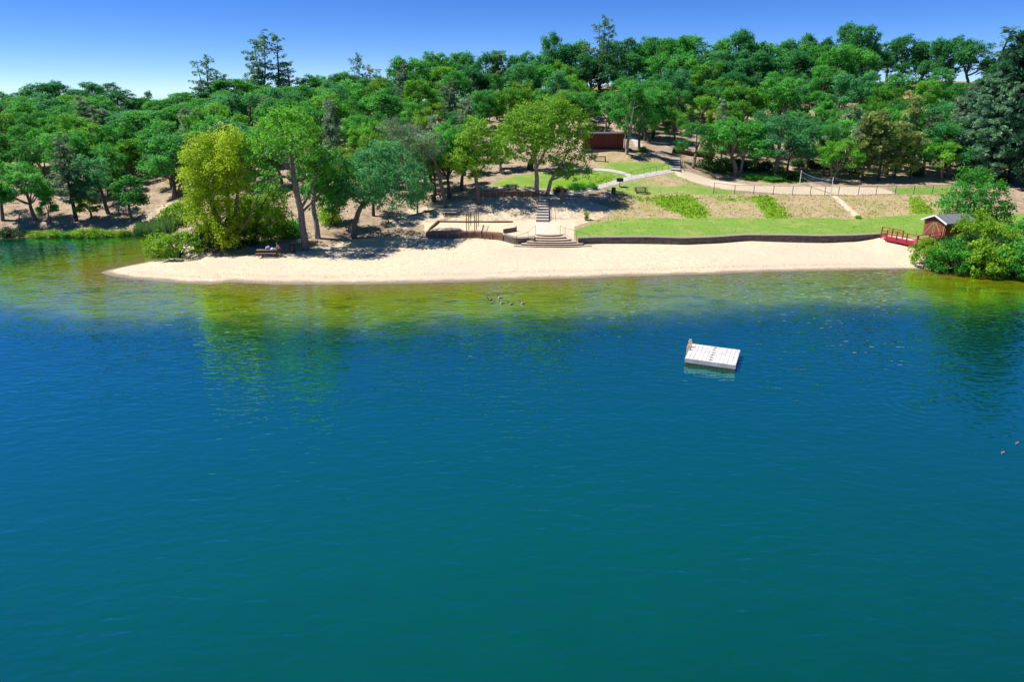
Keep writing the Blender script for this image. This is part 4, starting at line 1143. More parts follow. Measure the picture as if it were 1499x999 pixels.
while n_fill < 206 and cand < 60000:
    cand += 1
    px = rnd.uniform(-60, 1560)
    c = int(round(colf(px)))
    lo = KD[6][c] if px < 460 else (KD[8][c] if px < 690 else KD[9][c] - 4)
    if px < 300: lo = KD[7][c] - 1
    if 300 <= px < 460: lo = KD[7][c]
    if px > 980: lo = KD[8][c] + 2
    d = lo + (KD[10][c] - 3 - lo) * rnd.random() ** (1.0 if px < 700 else 1.1)
    p = ground_d(px, d)
    X, Y = to_px(p)
    if clear(X, Y): continue
    sparse = 1.0
    if px > 980 and d < KD[9][c] + 6: sparse = 1.25
    sp = (5.3 if px > 460 else 4.7) * sparse
    if any((p.x - a) ** 2 + (p.y - b) ** 2 < ((sp if r < 3 else max(r, 3.2)) ** 2) for a, b, r in taken): continue
    is_pine = rnd.random() < (0.13 if px < 1150 else 0.17) and d < KD[10][c] - 22
    rightlow = px > 1150 and d < KD[9][c] + 10
    f_ = (d - lo) / (KD[10][c] - lo)
    if is_pine:
        H = rnd.uniform(8, 13)
        lm = 'pine' if rnd.random() < .7 else ('pine_yellow' if rightlow else 'pine_dark')
        o = plant('spine' if rnd.random() < .6 else 'pine', p, H, rnd.uniform(1.9, 2.7), lm)
        form = 'pine'
    else:
        H = rnd.uniform(6.6, 11.6)
        u = rnd.random()
        dark = (d - lo) / (KD[10][c] - lo)
        lm = 'oak_blue' if u < .22 else ('oak_dark' if u < .22 + .25 * dark else ('oak_olive' if u > .95 and px > 350 else ('oak_mid' if u > .80 else 'oak')))
        o = plant('bushy' if rnd.random() < (.42 if f_ > .35 else .12) else 'oak', p, H, H * rnd.uniform(.36, .50), lm)
        form = 'oak'
    tp = to_px((p.x, p.y, p.z + H))[1]
    lim = sky_top(X) + 9
    if tp < lim:
        o.scale[2] *= max(.35, (Y - lim) / (Y - tp))
    f = (d - lo) / (KD[10][c] - 7 - lo)
    TREES.append((o, X, 'upper' if f > .52 else 'lower', form, lm))
    taken.append((p.x, p.y, 2.0))
    n_fill += 1

# labels that single each woodland tree out
ONES = ['', 'first', 'second', 'third', 'fourth', 'fifth', 'sixth', 'seventh', 'eighth', 'ninth', 'tenth', 'eleventh', 'twelfth', 'thirteenth', 'fourteenth', 'fifteenth', 'sixteenth', 'seventeenth', 'eighteenth', 'nineteenth']
TENS = {2: ('twentieth', 'twenty'), 3: ('thirtieth', 'thirty'), 4: ('fortieth', 'forty'), 5: ('fiftieth', 'fifty')}
def ordinal(n):
    if n < 20: return ONES[n]
    a, b = divmod(n, 10)
    return TENS[a][0] if b == 0 else TENS[a][1] + '-' + ONES[b]
TONE = {'oak': 'bright green', 'oak_blue': 'bluish green', 'oak_olive': 'yellowish green', 'oak_mid': 'light green', 'oak_dark': 'dark green', 'pine': 'grey-green', 'pine_dark': 'dark needled', 'pine_yellow': 'yellowish'}
def sector(px): return 'left' if px < 440 else ('middle' if px < 900 else 'right')
PLACE = {('ridge', 'left'): 'on the skyline above the left woods', ('ridge', 'middle'): 'on the skyline above the stairs', ('ridge', 'right'): 'on the skyline above the volleyball court',
         ('upper', 'left'): 'on the upper slope of the left woods', ('upper', 'middle'): 'on the upper slope above the stairs', ('upper', 'right'): 'on the upper slope above the volleyball court',
         ('lower', 'left'): 'on the lower slope of the left woods', ('lower', 'middle'): 'on the lower slope above the stairs', ('lower', 'right'): 'on the lower slope above the volleyball court'}
cls = {}
for o, px, zone, form, lm in TREES:
    cls.setdefault((zone, sector(px), form, lm), []).append((px, o))
for (zone, sec, form, lm), lst in cls.items():
    lst.sort(key=lambda a: a[0])
    for i, (px, o) in enumerate(lst):
        o['label'] = '%s %s, %s from left %s' % (TONE[lm], 'pine' if form == 'pine' else 'oak', ordinal(i + 1), PLACE[(zone, sec)])
        o['group'] = '%s %ss %s' % (TONE[lm], 'pine' if form == 'pine' else 'oak', PLACE[(zone, sec)])

# --- bushes
def bush(px, py, top, hw, lm, label, z=None, group=None, deep=1.0):
    p = hit(px, py) if z is None else at_z(px, py, z)
    t = plane_pt(px, top, p.y)
    d = p.y * CP + (HC - p.z) * SP
    o = plant('bigbush' if hw >= 25 else 'bush', p, max(.4, t.z - p.z) / 1.05, hw * d / FOC / 1.05, lm, label, group=group)
    return o


for px, py, top, hw, lm, label, z in [
    (262, 374, 334, 46, 'shrub', 'yellow-green rounded bush at the water edge of the sand spit', .45), (232, 372, 340, 20, 'shrub', 'small low bush at the left end of the spit', .3),
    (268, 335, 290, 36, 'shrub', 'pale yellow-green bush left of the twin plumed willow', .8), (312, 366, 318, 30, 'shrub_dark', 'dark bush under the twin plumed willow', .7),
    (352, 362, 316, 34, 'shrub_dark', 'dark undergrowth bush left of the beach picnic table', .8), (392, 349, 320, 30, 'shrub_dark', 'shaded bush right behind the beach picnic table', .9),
    (428, 347, 318, 20, 'shrub_bright', 'bright green bush left of the thick leaning trunk', 1.5), (484, 328, 298, 17, 'shrub', 'yellowish bush between trunks behind the beach', None),
    (368, 330, 285, 34, 'shrub', 'tall pale bush behind the lower willow', 1.8),
    (1358, 386, 346, 30, 'shrub', 'olive green bush in front of the red ramp', .5), (1392, 396, 348, 40, 'shrub_bright', 'fresh green bush hanging over the water near the beach end', .2),
    (1436, 400, 345, 44, 'shrub', 'wide yellow-green bush hanging over the water', .2), (1484, 402, 348, 44, 'shrub_bright', 'green bush over the water at the right border', .2),
    (1424, 366, 304, 34, 'shrub', 'yellow-green tall bush covering the shed wall', 1.2), (1454, 368, 322, 38, 'shrub', 'bush between the shed and the right border', 1.1), (1496, 366, 316, 40, 'shrub_bright', 'light green bush highest at the right border', 1.2),
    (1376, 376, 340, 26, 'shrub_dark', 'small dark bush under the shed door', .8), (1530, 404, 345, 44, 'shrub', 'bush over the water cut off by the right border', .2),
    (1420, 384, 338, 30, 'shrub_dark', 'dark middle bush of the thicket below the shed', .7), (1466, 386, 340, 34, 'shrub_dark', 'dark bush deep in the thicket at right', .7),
    (845, 277, 267, 15, 'shrub_bright', 'low green bush beside the path rail', None), (820, 283, 272, 12, 'shrub_dark', 'low dark bush right of the stair head', None), (866, 276, 268, 9, 'shrub_bright', 'small green bush at the lower end of the path', None),
    (1098, 262, 254, 14, 'shrub_bright', 'low bright ground bush under the paired oaks', None), (1128, 264, 254, 18, 'shrub_bright', 'low bright bush at the court edge', None), (1165, 262, 250, 20, 'shrub_dark', 'dark green low bush behind the far volleyball post', None),
    (1256, 320, 315, 5, 'shrub', 'tiny green tuft at the foot of the bank trail', None),
    (942, 222, 214, 8, 'shrub', 'yellowish shrub beside the shaded ramp', None)]:
    bush(px, py, top, hw, lm, label, z)
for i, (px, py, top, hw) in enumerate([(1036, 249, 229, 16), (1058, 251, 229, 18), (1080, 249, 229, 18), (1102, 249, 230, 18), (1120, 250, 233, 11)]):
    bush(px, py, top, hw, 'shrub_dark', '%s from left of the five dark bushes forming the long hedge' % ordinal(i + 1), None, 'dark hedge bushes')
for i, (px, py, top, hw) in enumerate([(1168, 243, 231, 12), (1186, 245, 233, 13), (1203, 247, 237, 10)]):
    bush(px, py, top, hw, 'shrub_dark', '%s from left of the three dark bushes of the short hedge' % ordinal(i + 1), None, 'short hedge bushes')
for i, (px, top, hw, lm) in enumerate([(8, 334, 13, 'shrub_dark'), (30, 337, 12, 'shrub_dark'), (55, 338, 13, 'shrub'), (76, 336, 14, 'shrub'), (98, 338, 13, 'shrub_bright'), (120, 334, 16, 'shrub'), (143, 334, 16, 'shrub'), (162, 337, 12, 'shrub'), (182, 336, 12, 'shrub')]):
    bush(px, 346, top, hw, lm, '%s from left of the low bushes along the inlet bank' % ordinal(i + 1), None, 'low bushes along the inlet bank')


# undergrowth among the trunks
UND = []
k_ = 0
while len(UND) < 26 and k_ < 4000:
    k_ += 1
    px = rnd.uniform(5, 1480)
    c = int(round(colf(px)))
    lo = KD[7][c] + (4 if px > 600 else 0)
    d = rnd.uniform(lo, KD[9][c] + 4)
    p = ground_d(px, d)
    X, Y = to_px(p)
    if inpoly(np.array([X]), np.array([Y]), CLEAR[0])[0] or (840 < X < 960 and Y > 190): continue
    if any((p.x - a) ** 2 + (p.y - b) ** 2 < 1.8 ** 2 for a, b, r in taken): continue
    taken.append((p.x, p.y, 1.5))
    UND.append((X, plant('bush', p, rnd.uniform(.6, 1.6), rnd.uniform(.8, 1.7), rnd.choice(['shrub_dark', 'shrub_dark', 'shrub', 'oak_blue']))))
UND.sort(key=lambda q: q[0])
for i, (X, o) in enumerate(UND):
    o['label'] = 'low undergrowth bush under the trees, %s from left along the wooded slope' % ordinal(i + 1)
    o['group'] = 'undergrowth bushes on the wooded slope'

# reeds on the inlet bank
def reed_clump(px, py, hw, h, seed, label):
    rng = np.random.default_rng(seed)
    p0 = hit(px, py)
    d = p0.y * CP + (HC - p0.z) * SP
    r = hw * d / FOC
    n = 1500
    pos = np.stack([rng.uniform(-r, r, n), rng.uniform(-1.2, 1.2, n), np.zeros(n)], 1)
    hh = h * rng.uniform(.45, 1.1, n) * (1 - .6 * np.abs(pos[:, 0] / r) ** 2) * (.8 + .2 * np.sin(pos[:, 0] * 3 + seed))
    lean = rng.normal(size=(n, 2)) * .16
    w = .05
    fa = rng.uniform(0, 6.28, n)
    side = np.stack([np.cos(fa), np.sin(fa), np.zeros(n)], 1)
    a = pos.copy(); b = pos + side * w
    t = pos + np.stack([lean[:, 0] * hh, lean[:, 1] * hh, hh], 1)
    t2 = t + side * .03
    v = np.stack([a, b, t2, t], 1).reshape(-1, 3)
    v[:, 2] -= .15
    me = np_mesh('reed_clump', v, np.arange(4 * n).reshape(n, 4), False, {'tone': np.repeat(rng.uniform(0, 1, n), 4)})
    o = link_mesh('reed_clump', me, M['reed'])
    o.location = p0
    tag(o, label, 'reeds', 'reed clumps on the inlet bank')
reed_clump(216, 342, 19, 2.4, 5, 'left dark blue-green reed clump on the inlet bank')
reed_clump(247, 340, 18, 2.7, 6, 'right taller reed clump beside the willow bush')

# grass tufts of the bank and lawns: nobody could count them
def tufts():
    rng = np.random.default_rng(77)
    rows = np.where((TT > 4.0) & (TT < 8.0))[0]
    V, T, n = [], [], 0
    colsel = np.where((PXG > 860) & (PXG < 1420))[0]
    G, Ld, Dr, Sd, Cn = m_green, soften(m_lush, 16), soften(m_dry, 8), m_sand, m_conc
    pts, kind = [], []
    for _ in range(26000):
        r_ = int(rng.choice(rows)); c_ = int(rng.choice(colsel))
        if Sd[r_, c_] > .4 or Cn[r_, c_] > .3: continue
        k = 2 if Ld[r_, c_] > rng.uniform(.1, 1.1) else (1 if G[r_, c_] > .5 else (0 if Dr[r_, c_] > rng.uniform(.2, .8) else -1))
        if k < 0 or (k == 0 and rng.random() < .72) or (k == 1 and rng.random() < .9) or (TT[r_] > 6 and rng.random() < .5): continue
        f = rng.random(2)
        r2, c2 = min(r_ + 1, NR - 1), min(c_ + 1, NPX - 1)
        P = np.array([TX[r_, c_], TY[r_, c_], TZ[r_, c_]]) * (1 - f[0]) + np.array([TX[r2, c_], TY[r2, c_], TZ[r2, c_]]) * f[0]
        P = P + (np.array([TX[r_, c2], TY[r_, c2], TZ[r_, c2]]) - np.array([TX[r_, c_], TY[r_, c_], TZ[r_, c_]])) * f[1]
        pts.append(P); kind.append(k)
    pts, kind = np.array(pts), np.array(kind)
    out = []
    for k, name, mat, h, w in ((0, 'dry_grass', 'dry_tuft', .12, .14), (1, 'lawn_grass', 'lawn_tuft', .06, .14), (2, 'lush_grass', 'lush_tuft', .17, .2)):
        p = pts[kind == k]
        p = np.repeat(p, 3, 0) + rng.normal(size=(len(p) * 3, 3)) * np.array([.14, .14, 0])
        m_ = len(p)
        a = rng.uniform(0, 6.28, m_)
        u = np.stack([np.cos(a), np.sin(a), np.zeros(m_)], 1) * w * rng.uniform(.5, 1.2, (m_, 1))
        hh = (h * rng.uniform(.4, 1.3, m_))[:, None]
        tip = p + np.concatenate([rng.normal(size=(m_, 2)) * .35, np.ones((m_, 1))], 1) * hh
        base = p - np.array([0, 0, .04])
        v = np.stack([base - u * .5, base + u * .5, tip + u * .3, tip - u * .3], 1).reshape(-1, 3)
        me = np_mesh(name, v, np.arange(4 * m_).reshape(m_, 4), False, {'tone': np.repeat(rng.uniform(0, 1, m_), 4)})
        o = link_mesh(name, me, M[mat])
        tag(o, {0: 'dry straw coloured grass tufts on the bank', 1: 'short mown green grass of the lawn', 2: 'lush green grass patches on the bank'}[k], 'grass', kind='stuff')
M['dry_tuft'] = leaf_mat('dry_grass_blades', (0.27, 0.21, 0.105), (0.40, 0.32, 0.17), (0.52, 0.43, 0.25), .3, .1)
M['lawn_tuft'] = leaf_mat('lawn_blades', (0.095, 0.18, 0.02), (0.18, 0.30, 0.042), (0.29, 0.38, 0.09), .3, .1)
M['lush_tuft'] = leaf_mat('lush_blades', (0.10, 0.22, 0.014), (0.20, 0.34, 0.024), (0.33, 0.45, 0.045), .35, .1)
tufts()


# ------------------------------------------------------------------ paths
def ribbon(name, pts, width, mat, lift=0.05):
    wp = [hit(*p) for p in pts]
    out = []
    for a, b in zip(wp[:-1], wp[1:]):
        n = max(2, int((b - a).length / .4))
        for i in range(n): out.append(a.lerp(b, i / n))
    out.append(wp[-1])
    # smooth
    for _ in range(6):
        out = [out[0]] + [(out[i - 1] + out[i] * 2 + out[i + 1]) / 4 for i in range(1, len(out) - 1)] + [out[-1]]
    mb = MB()
    vs = []
    for i, p in enumerate(out):
        t = out[min(i + 1, len(out) - 1)] - out[max(i - 1, 0)]
        s = Vector((-t.y, t.x, 0)).normalized()
        for k in (-1, -.5, 0, .5, 1):
            q = p + s * width / 2 * k
            g_ = ground_xy(q.x, q.y)
            vs.append((q.x, q.y, g_.z + lift))
    fs = [(i * 5 + k, i * 5 + k + 1, i * 5 + k + 6, i * 5 + k + 5) for i in range(len(out) - 1) for k in range(4)]
    n = len(vs)
    vs2 = [(x, y, z - .3) for x, y, z in vs]
    e = []
    for i in range(len(out) - 1):
        e += [(i * 5, i * 5 + 5, n + i * 5 + 5, n + i * 5), (i * 5 + 9, i * 5 + 4, n + i * 5 + 4, n + i * 5 + 9)]
    mb.add(vs + vs2, fs + e)
    o = mb.build(name, mat, None, False)
    return tag(o, kind='structure')


ribbon('path', [(803, 285), (840, 283), (868, 276.5), (896, 269), (925, 260.5), (955, 255), (984, 250.5)], 1.5, M['concrete'])
ribbon('path', [(926, 259.5), (915, 254), (897, 250), (872, 248.5), (840, 248.5), (812, 249.5)], 1.3, M['concrete'], .06)
ribbon('path', [(936, 216), (930, 204), (924, 194)], 1.6, M['concrete'], .06)

# ------------------------------------------------------------------ retaining walls
def strip_wall(px0, px1, k_lo, mat, name, label, cat, cap=0.10, front=.12, back=.14, step=2.0, taper=None, parent_posts=None):
    pxs = np.arange(px0, px1 + .01, step)
    lo = [(float(np.interp(p, PXG, KD[k_lo])), float(np.interp(p, PXG, KZ[k_lo]))) for p in pxs]
    hi = [(float(np.interp(p, PXG, KD[k_lo + 1])), float(np.interp(p, PXG, KZ[k_lo + 1]))) for p in pxs]
    mid = len(pxs) // 2
    root = thing(name, label, cat, world(pxs[mid], *lo[mid]))
    o0 = Vector(root.location)
    vs, uv, run = [], [], 0.0
    prev = None
    for p, (dl, zl), (dh, zh) in zip(pxs, lo, hi):
        f, b = dl - front, max(dh, dl + .2) + back
        zt = max(zh, zl + .05) + cap
        A = world(p, f, zl - .5); B = world(p, f, zt); Cc = world(p, b, zt); Dd = world(p, b, zl - .5)
        # keep the faces upright
        B.x, B.y = A.x, A.y
        Dd.x, Dd.y = Cc.x, Cc.y
        if prev is not None: run += (A - prev).length
        prev = A
        vs += [A - o0, B - o0, Cc - o0, Dd - o0]
        uv.append((run, zt - zl + .5))
    n = len(pxs)
    fs, uvs = [], []
    for i in range(n - 1):
        a, b = i * 4, i * 4 + 4
        fs += [(a, b, b + 1, a + 1), (a + 1, b + 1, b + 2, a + 2), (a + 2, b + 2, b + 3, a + 3)]
        u0, u1, h0, h1 = uv[i][0], uv[i + 1][0], uv[i][1], uv[i + 1][1]
        uvs += [(u0, 0), (u1, 0), (u1, h1), (u0, h0), (u0, h0), (u1, h1), (u1, h1 + .4), (u0, h0 + .4), (u0, 0), (u1, 0), (u1, h1), (u0, h0)]
    fs += [(0, 1, 2, 3), ((n - 1) * 4 + 3, (n - 1) * 4 + 2, (n - 1) * 4 + 1, (n - 1) * 4)]
    uvs += [(0, 0), (0, .8), (.4, .8), (.4, 0)] * 2
    me = bpy.data.meshes.new(name)
    me.from_pydata(vs, [], fs)
    ul = me.uv_layers.new(name='UVMap')
    for i, u in enumerate(uvs): ul.data[i].uv = u
    link_mesh('wall_face', me, mat, root)
    return root, pxs, lo, hi, vs


def coping(root, vs, mat, h=.08, out=.04):
    n = len(vs) // 4
    cv, cf = [], []
    for i in range(n):
        B, Cc = vs[i * 4 + 1], vs[i * 4 + 2]
        t = (Cc - B); t.z = 0; t = t.normalized() * out
        cv += [B - t + Vector((0, 0, .003)), B - t + Vector((0, 0, h)), Cc + t + Vector((0, 0, h)), Cc + t + Vector((0, 0, .003))]
    for i in range(n - 1):
        a, b = i * 4, i * 4 + 4
        cf += [(a + k, b + k, b + (k + 1) % 4, a + (k + 1) % 4) for k in range(4)]
    cf += [(0, 1, 2, 3), ((n - 1) * 4 + 3, (n - 1) * 4 + 2, (n - 1) * 4 + 1, (n - 1) * 4)]
    MB().add(cv, cf).build('coping', mat, root)


M['coping'] = plain('stone_coping', (0.27, 0.235, 0.19), .9, .25, 3)
r_, *_a, vs = strip_wall(846, 1292, 3, M['stone'], 'stone_retaining_wall', 'long curving stone block wall between the lawn and the beach', 'wall', .0)
coping(r_, vs, M['coping'])
r_, *_a, vs = strip_wall(738, 783, 3, M['stone'], 'stone_retaining_wall', 'short curved stone wall left of the wide beach stairs', 'wall', .0)
coping(r_, vs, M['coping'])

r_, pxs, lo, hi, vs = strip_wall(624, 736, 3, M['timber'], 'timber_retaining_wall', 'long low timber wall holding the sand under the monkey bars', 'wall', .05)
for i in range(0, len(pxs), 8):
    A, B = vs[i * 4], vs[i * 4 + 1]
    MB().box(((A.x), A.y - .05, (A.z + B.z) / 2), (.10, .08, abs(B.z - A.z) - .01)).build('post', M['post_pale'], r_)
r_, pxs, lo, hi, vs = strip_wall(703, 784, 6, M['timber'], 'timber_retaining_wall', 'upper timber wall left of the stair head', 'wall', .06)
for i in range(2, len(pxs), 5):
    A, B = vs[i * 4], vs[i * 4 + 1]
    MB().box(((A.x), A.y - .05, (A.z + B.z) / 2), (.09, .08, abs(B.z - A.z) - .01)).build('post', M['post_pale'], r_)


def timber_run(label, pts, h, th, mat, name='timber_edging', cat='edging', posts=None, lift=0.0):
    wp = [hit(*p) for p in pts]
    root = thing(name, label, cat, wp[0])
    mb = MB()
    for a, b in zip(wp[:-1], wp[1:]):
        a2, b2 = a - wp[0] + Vector((0, 0, h / 2 - .06 + lift)), b - wp[0] + Vector((0, 0, h / 2 - .06 + lift))
        mb.bar(a2, b2, th, h)
    mb.build('beam', mat, root)
    for f in posts or []:
        k = min(int(f), len(wp) - 2)
        p = wp[k].lerp(wp[k + 1], f - k) - wp[0]
        MB().box((p.x, p.y - th * .6, p.z + h / 2), (.12, .1, h + .25)).build('post', M['metal_dark'], root)
    return root


timber_run('timber board edging behind the monkey bars sand area', [(641, 325.5), (680, 326), (720, 326), (751, 325.8)], .28, .16, M['timber_plain'])
timber_run('slanting timber edging at the left of the monkey bars sand', [(625, 343), (632, 334), (641, 325.5)], .35, .2, M['timber_plain'])
timber_run('short timber wall turning back beside the stone wall planter', [(737, 341.5), (747, 340), (756, 338.5)], .62, .16, M['timber'], 'timber_wall', 'wall', [1.95])
timber_run('dark timber border along the shaded path on the left slope', [(565, 328), (600, 316), (640, 306)], .16, .14, M['timber_plain'])
timber_run('low red brown wall beside the pale steps under the oaks', [(984, 224), (1004, 227), (1024, 229.5), (1044, 232)], .9, .25, M['red_wall'], 'low_wall', 'wall')

# ------------------------------------------------------------------ stairs
def fan_stairs():
    ys = [344.0, 347.6, 351.2, 354.6, 357.6, 360.6]
    xl = [784.5, 781.5, 777, 771, 763, 752]
    xr = [823.5, 829, 836, 844, 854, 866]
    zs = np.linspace(1.98, 0.95, 6).tolist()
    root = thing('beach_stairs', 'wide fan shaped stairs from the concrete landing down to the beach', 'stairs', at_z(803, 352, 1.4))
    o0 = Vector(root.location)
    back = [at_z(826, 342.5, 1.98), at_z(782, 342.5, 1.98)]
    for k in range(6):
        l, r = at_z(xl[k], ys[k] - .6, zs[k]), at_z(xr[k], ys[k] - .6, zs[k])
        c = at_z((xl[k] + xr[k]) / 2, ys[k] + .5, zs[k])
        fr = []
        for t in np.linspace(0, 1, 13).tolist():
            fr.append(((1 - t) ** 2 * l + 2 * t * (1 - t) * (2 * c - (l + r) / 2) + t * t * r))
        bl = at_z(xl[k] + 2, 342.5, 1.98) if k else back[1]
        br = at_z(xr[k] - 2, 342.5, 1.98) if k else back[0]
        poly = [(p.x - o0.x, p.y - o0.y) for p in fr] + [(br.x - o0.x, br.y - o0.y + k * .01), (bl.x - o0.x, bl.y - o0.y + k * .01)]
        st = MB().prism(poly, zs[k] - o0.z - .55, zs[k] - o0.z).build('step', M['tread'], root)
        # dark riser board under the nosing
        mb = MB()
        for a, b in zip(fr[:-1], fr[1:]):
            mb.bar(a - o0 + Vector((0, -.02, -.09)), b - o0 + Vector((0, -.02, -.09)), .04, .09)
        mb.build('riser', M['timber_plain'], st)
fan_stairs()


def straight_stairs(name, label, p_bot, p_top, wid_bot, wid_top, n, tread, riser, lift=.05):
    a, b = hit(*p_bot), hit(*p_top)
    root = thing(name, label, 'stairs', a)
    run = (b - a)
    yaw = math.atan2(run.y, run.x)
    for i in range(n):
        f0, f1 = i / n, (i + 1) / n
        z = (run.z) * f1 + lift
        p, q = run * f0, run * f1
        p.z = q.z = z - .25
        w = wid_bot + (wid_top - wid_bot) * f0
        st = MB().bar(p, q + (q - p).normalized() * .12, w, .5).build('step', tread, root)
        s = Vector((-run.y, run.x, 0)).normalized() * (w / 2)
        d = (q - p).normalized()
        c = p - d * .03 + Vector((0, 0, .25 - .09))
        MB().bar(c - s, c + s, .05, max(.09, run.z / n * .32)).build('riser', riser, st)
    return root, a, b


straight_stairs('hillside_stairs', 'straight flight of nine steps up from the concrete landing', (794, 325), (796, 289), 1.9, 1.5, 9, M['concrete'], M['timber_plain'])
straight_stairs('pale_steps', 'flight of five pale concrete steps at the end of the path', (988.5, 250.5), (988, 232.5), 1.85, 1.75, 5, M['concrete'], M['timber_plain'])


def railing(label, pts, h=1.05, mat=None, name='handrail', mid=False, r=.022):
    mat = mat or M['metal_dark']
    wp = [hit(*p) if len(p) == 2 else at_z(*p) for p in pts]
    root = thing(name, label, 'railing', wp[0])
    for p in wp:
        q = p - wp[0]
        MB().tube([q + Vector((0, 0, -.2)), q + Vector((0, 0, h))], r * 1.15, 6).build('post', mat, root)
    MB().tube([p - wp[0] + Vector((0, 0, h)) for p in wp], r, 6).build('top_rail', mat, root)
    if mid:
        MB().tube([p - wp[0] + Vector((0, 0, h * .5)) for p in wp], r * .7, 5).build('mid_rail', mat, root)
    return root


railing('handrail curving down the left side of the beach stairs', [(784, 342, 2.0), (773, 352, 1.75), (756, 357.5, 1.65)], 1.1, M['metal_bronze'])
railing('handrail down the right side of the beach stairs', [(820, 342, 2.0), (827, 345.5, 1.95), (844, 350, 1.75), (862, 354.5, 1.7)], 1.05, M['metal_bronze'])
railing('handrail along the right side of the hillside stairs', [(807.5, 323.5), (806.5, 308), (805, 295)], 1.0, M['metal_bronze'])
railing('short rail at the left of the stair head', [(787.5, 299), (788.5, 289)], 1.0)
railing('long dark rail following the concrete path up the lawn', [(868, 278), (879.5, 274), (888, 271.5), (906, 266.2), (924, 260.8), (933.5, 258.2), (942.5, 256.6), (951.5, 254.8), (960.5, 253), (969.5, 251.4), (978, 249.8)], 1.1, M['metal_dark'], 'path_rail')
railing('handrail at the right side of the pale steps', [(996, 251), (998, 243), (996, 235)], 1.0)

# ------------------------------------------------------------------ monkey bars and small play things
def monkey_bars():
    base = at_z(691, 336, 2.07)
    root = thing('monkey_bars', 'tall bronze pipe monkey bars standing in the sand', 'climbing frame', base)
    H = 2.75
    tops = []
    for k, (l, r, y) in enumerate([(683.4, 695, 340.5), (686.4, 697.5, 335.7), (689.3, 700.3, 330.5)]):
        a, b = at_z(l, y, 2.05) - base, at_z(r, y, 2.05) - base
        up = Vector((0, 0, 1))
        ins = (b - a).normalized() * .22
        pts = [a - up * .3, a + up * (H - .3), a + up * (H - .08) + ins * .3, a + up * H + ins, b + up * H - ins, b + up * (H - .08) - ins * .3, b + up * (H - .3), b - up * .3]
        MB().tube(pts, .055, 7).build('arch', M['metal_bronze'], root)
        tops.append((a + up * H + ins, b + up * H - ins))
    (a0, b0), _m, (a1, b1) = tops
    for nm, p, q in (('side_rail', a0, a1), ('side_rail', b0, b1)):
        MB().tube([p + (p - q) * .02, q + (q - p) * .02], .04, 6).build(nm, M['metal_pale'], root)
    for i in range(1, 10):
        f = i / 10
        MB().tube([a0.lerp(a1, f), b0.lerp(b1, f)], .025, 5).build('rung', M['metal_pale'], root)
monkey_bars()
p = at_z(704.5, 341, 2.02)
root = thing('leaning_post', 'short dark post leaning right beside the monkey bars', 'post', p)
MB().tube([(0, 0, -.2), (.30, .05, 1.05)], [.06, .05], 7).build('shaft', M['metal_dark'], root)
MB().box((.31, .05, 1.08), (.16, .12, .06)).build('cap', M['metal_dark'], root)
p = hit(822.5, 297)
root = thing('wooden_post', 'pair of brown wooden posts right of the stair head', 'post', p)
for dx in (-.14, .14):
    MB().box((dx, 0, 1.0), (.17, .16, 2.3)).build('upright', M['timber_plain'], root)
MB().box((0, -.10, 1.75), (.5, .04, .35)).build('board', M['timber_plain'], root)

# ------------------------------------------------------------------ tables, bins, bench, grill
def picnic_table(label, p, yaw, L, mat, frame, group=None):
    root = thing('picnic_table', label, 'picnic table', p, yaw, group)
    mb = MB()
    for i in range(5): mb.box((0, -.32 + i * .16, .75), (L, .145, .05))
    mb.build('tabletop', mat, root)
    for s in (-1, 1):
        mb = MB()
        for k in (0, 1): mb.box((0, s * (.66 + k * .15), .45), (L, .135, .05))
        mb.build('bench_seat', mat, root)
    for sx in (-1, 1):
        x = sx * (L / 2 - .35)
        for s in (-1, 1):
            MB().bar((x, s * .22, .72), (x, s * .72, -.05), .08, .06).build('leg', frame, root)
        MB().bar((x, -.85, .40), (x, .85, .40), .07, .05).build('crossbar', frame, root)
    return root


TBL = at_z(392, 374.5, .84)
picnic_table('wooden picnic table on the beach with clothes on top', TBL, R(4), 2.5, M['table_wood'], M['table_brown'])
picnic_table('dark picnic table on the grass right of the black grill', hit(937.5, 281.5), R(-2), 2.2, M['table_brown'], M['metal_dark'])
picnic_table('pale concrete picnic table in the shade left of the monkey bars', hit(658, 314), R(-3), 2.3, M['concrete'], M['bark'])
picnic_table('dark low picnic table on the upper timber terrace', hit(749, 277.5), R(2), 1.9, M['table_brown'], M['metal_dark'])


def barrel(label, p, mat, r=.32, h=.92):
    root = thing('trash_barrel', label, 'trash barrel', p)
    MB().lathe([(0, 0), (r * .94, 0), (r, .04), (r, h * .33), (r * 1.04, h * .35), (r, h * .37), (r, h * .64), (r * 1.04, h * .66), (r, h * .68), (r, h * .96), (r * 1.05, h), (r * .93, h), (r * .9, h * .7), (0, h * .68)], 16).build('drum', mat, root, False)
    MB().lathe([(r * 1.07, h), (r * 1.10, h + .05), (r * .90, h + .06), (r * .90, h)], 16).build('rim', M['metal_dark'], root, False)


barrel('black trash barrel on the sand beside the thick leaning trunk', at_z(428.5, 369, .95), M['black_plastic'], .36, .9)
barrel('dark green trash barrel on the grass below the black grill', hit(898, 283.5), M['green_barrel'], .34, .9)
barrel('black trash barrel in the shade among the trunks', hit(635, 295), M['black_plastic'], .38, 1.0)


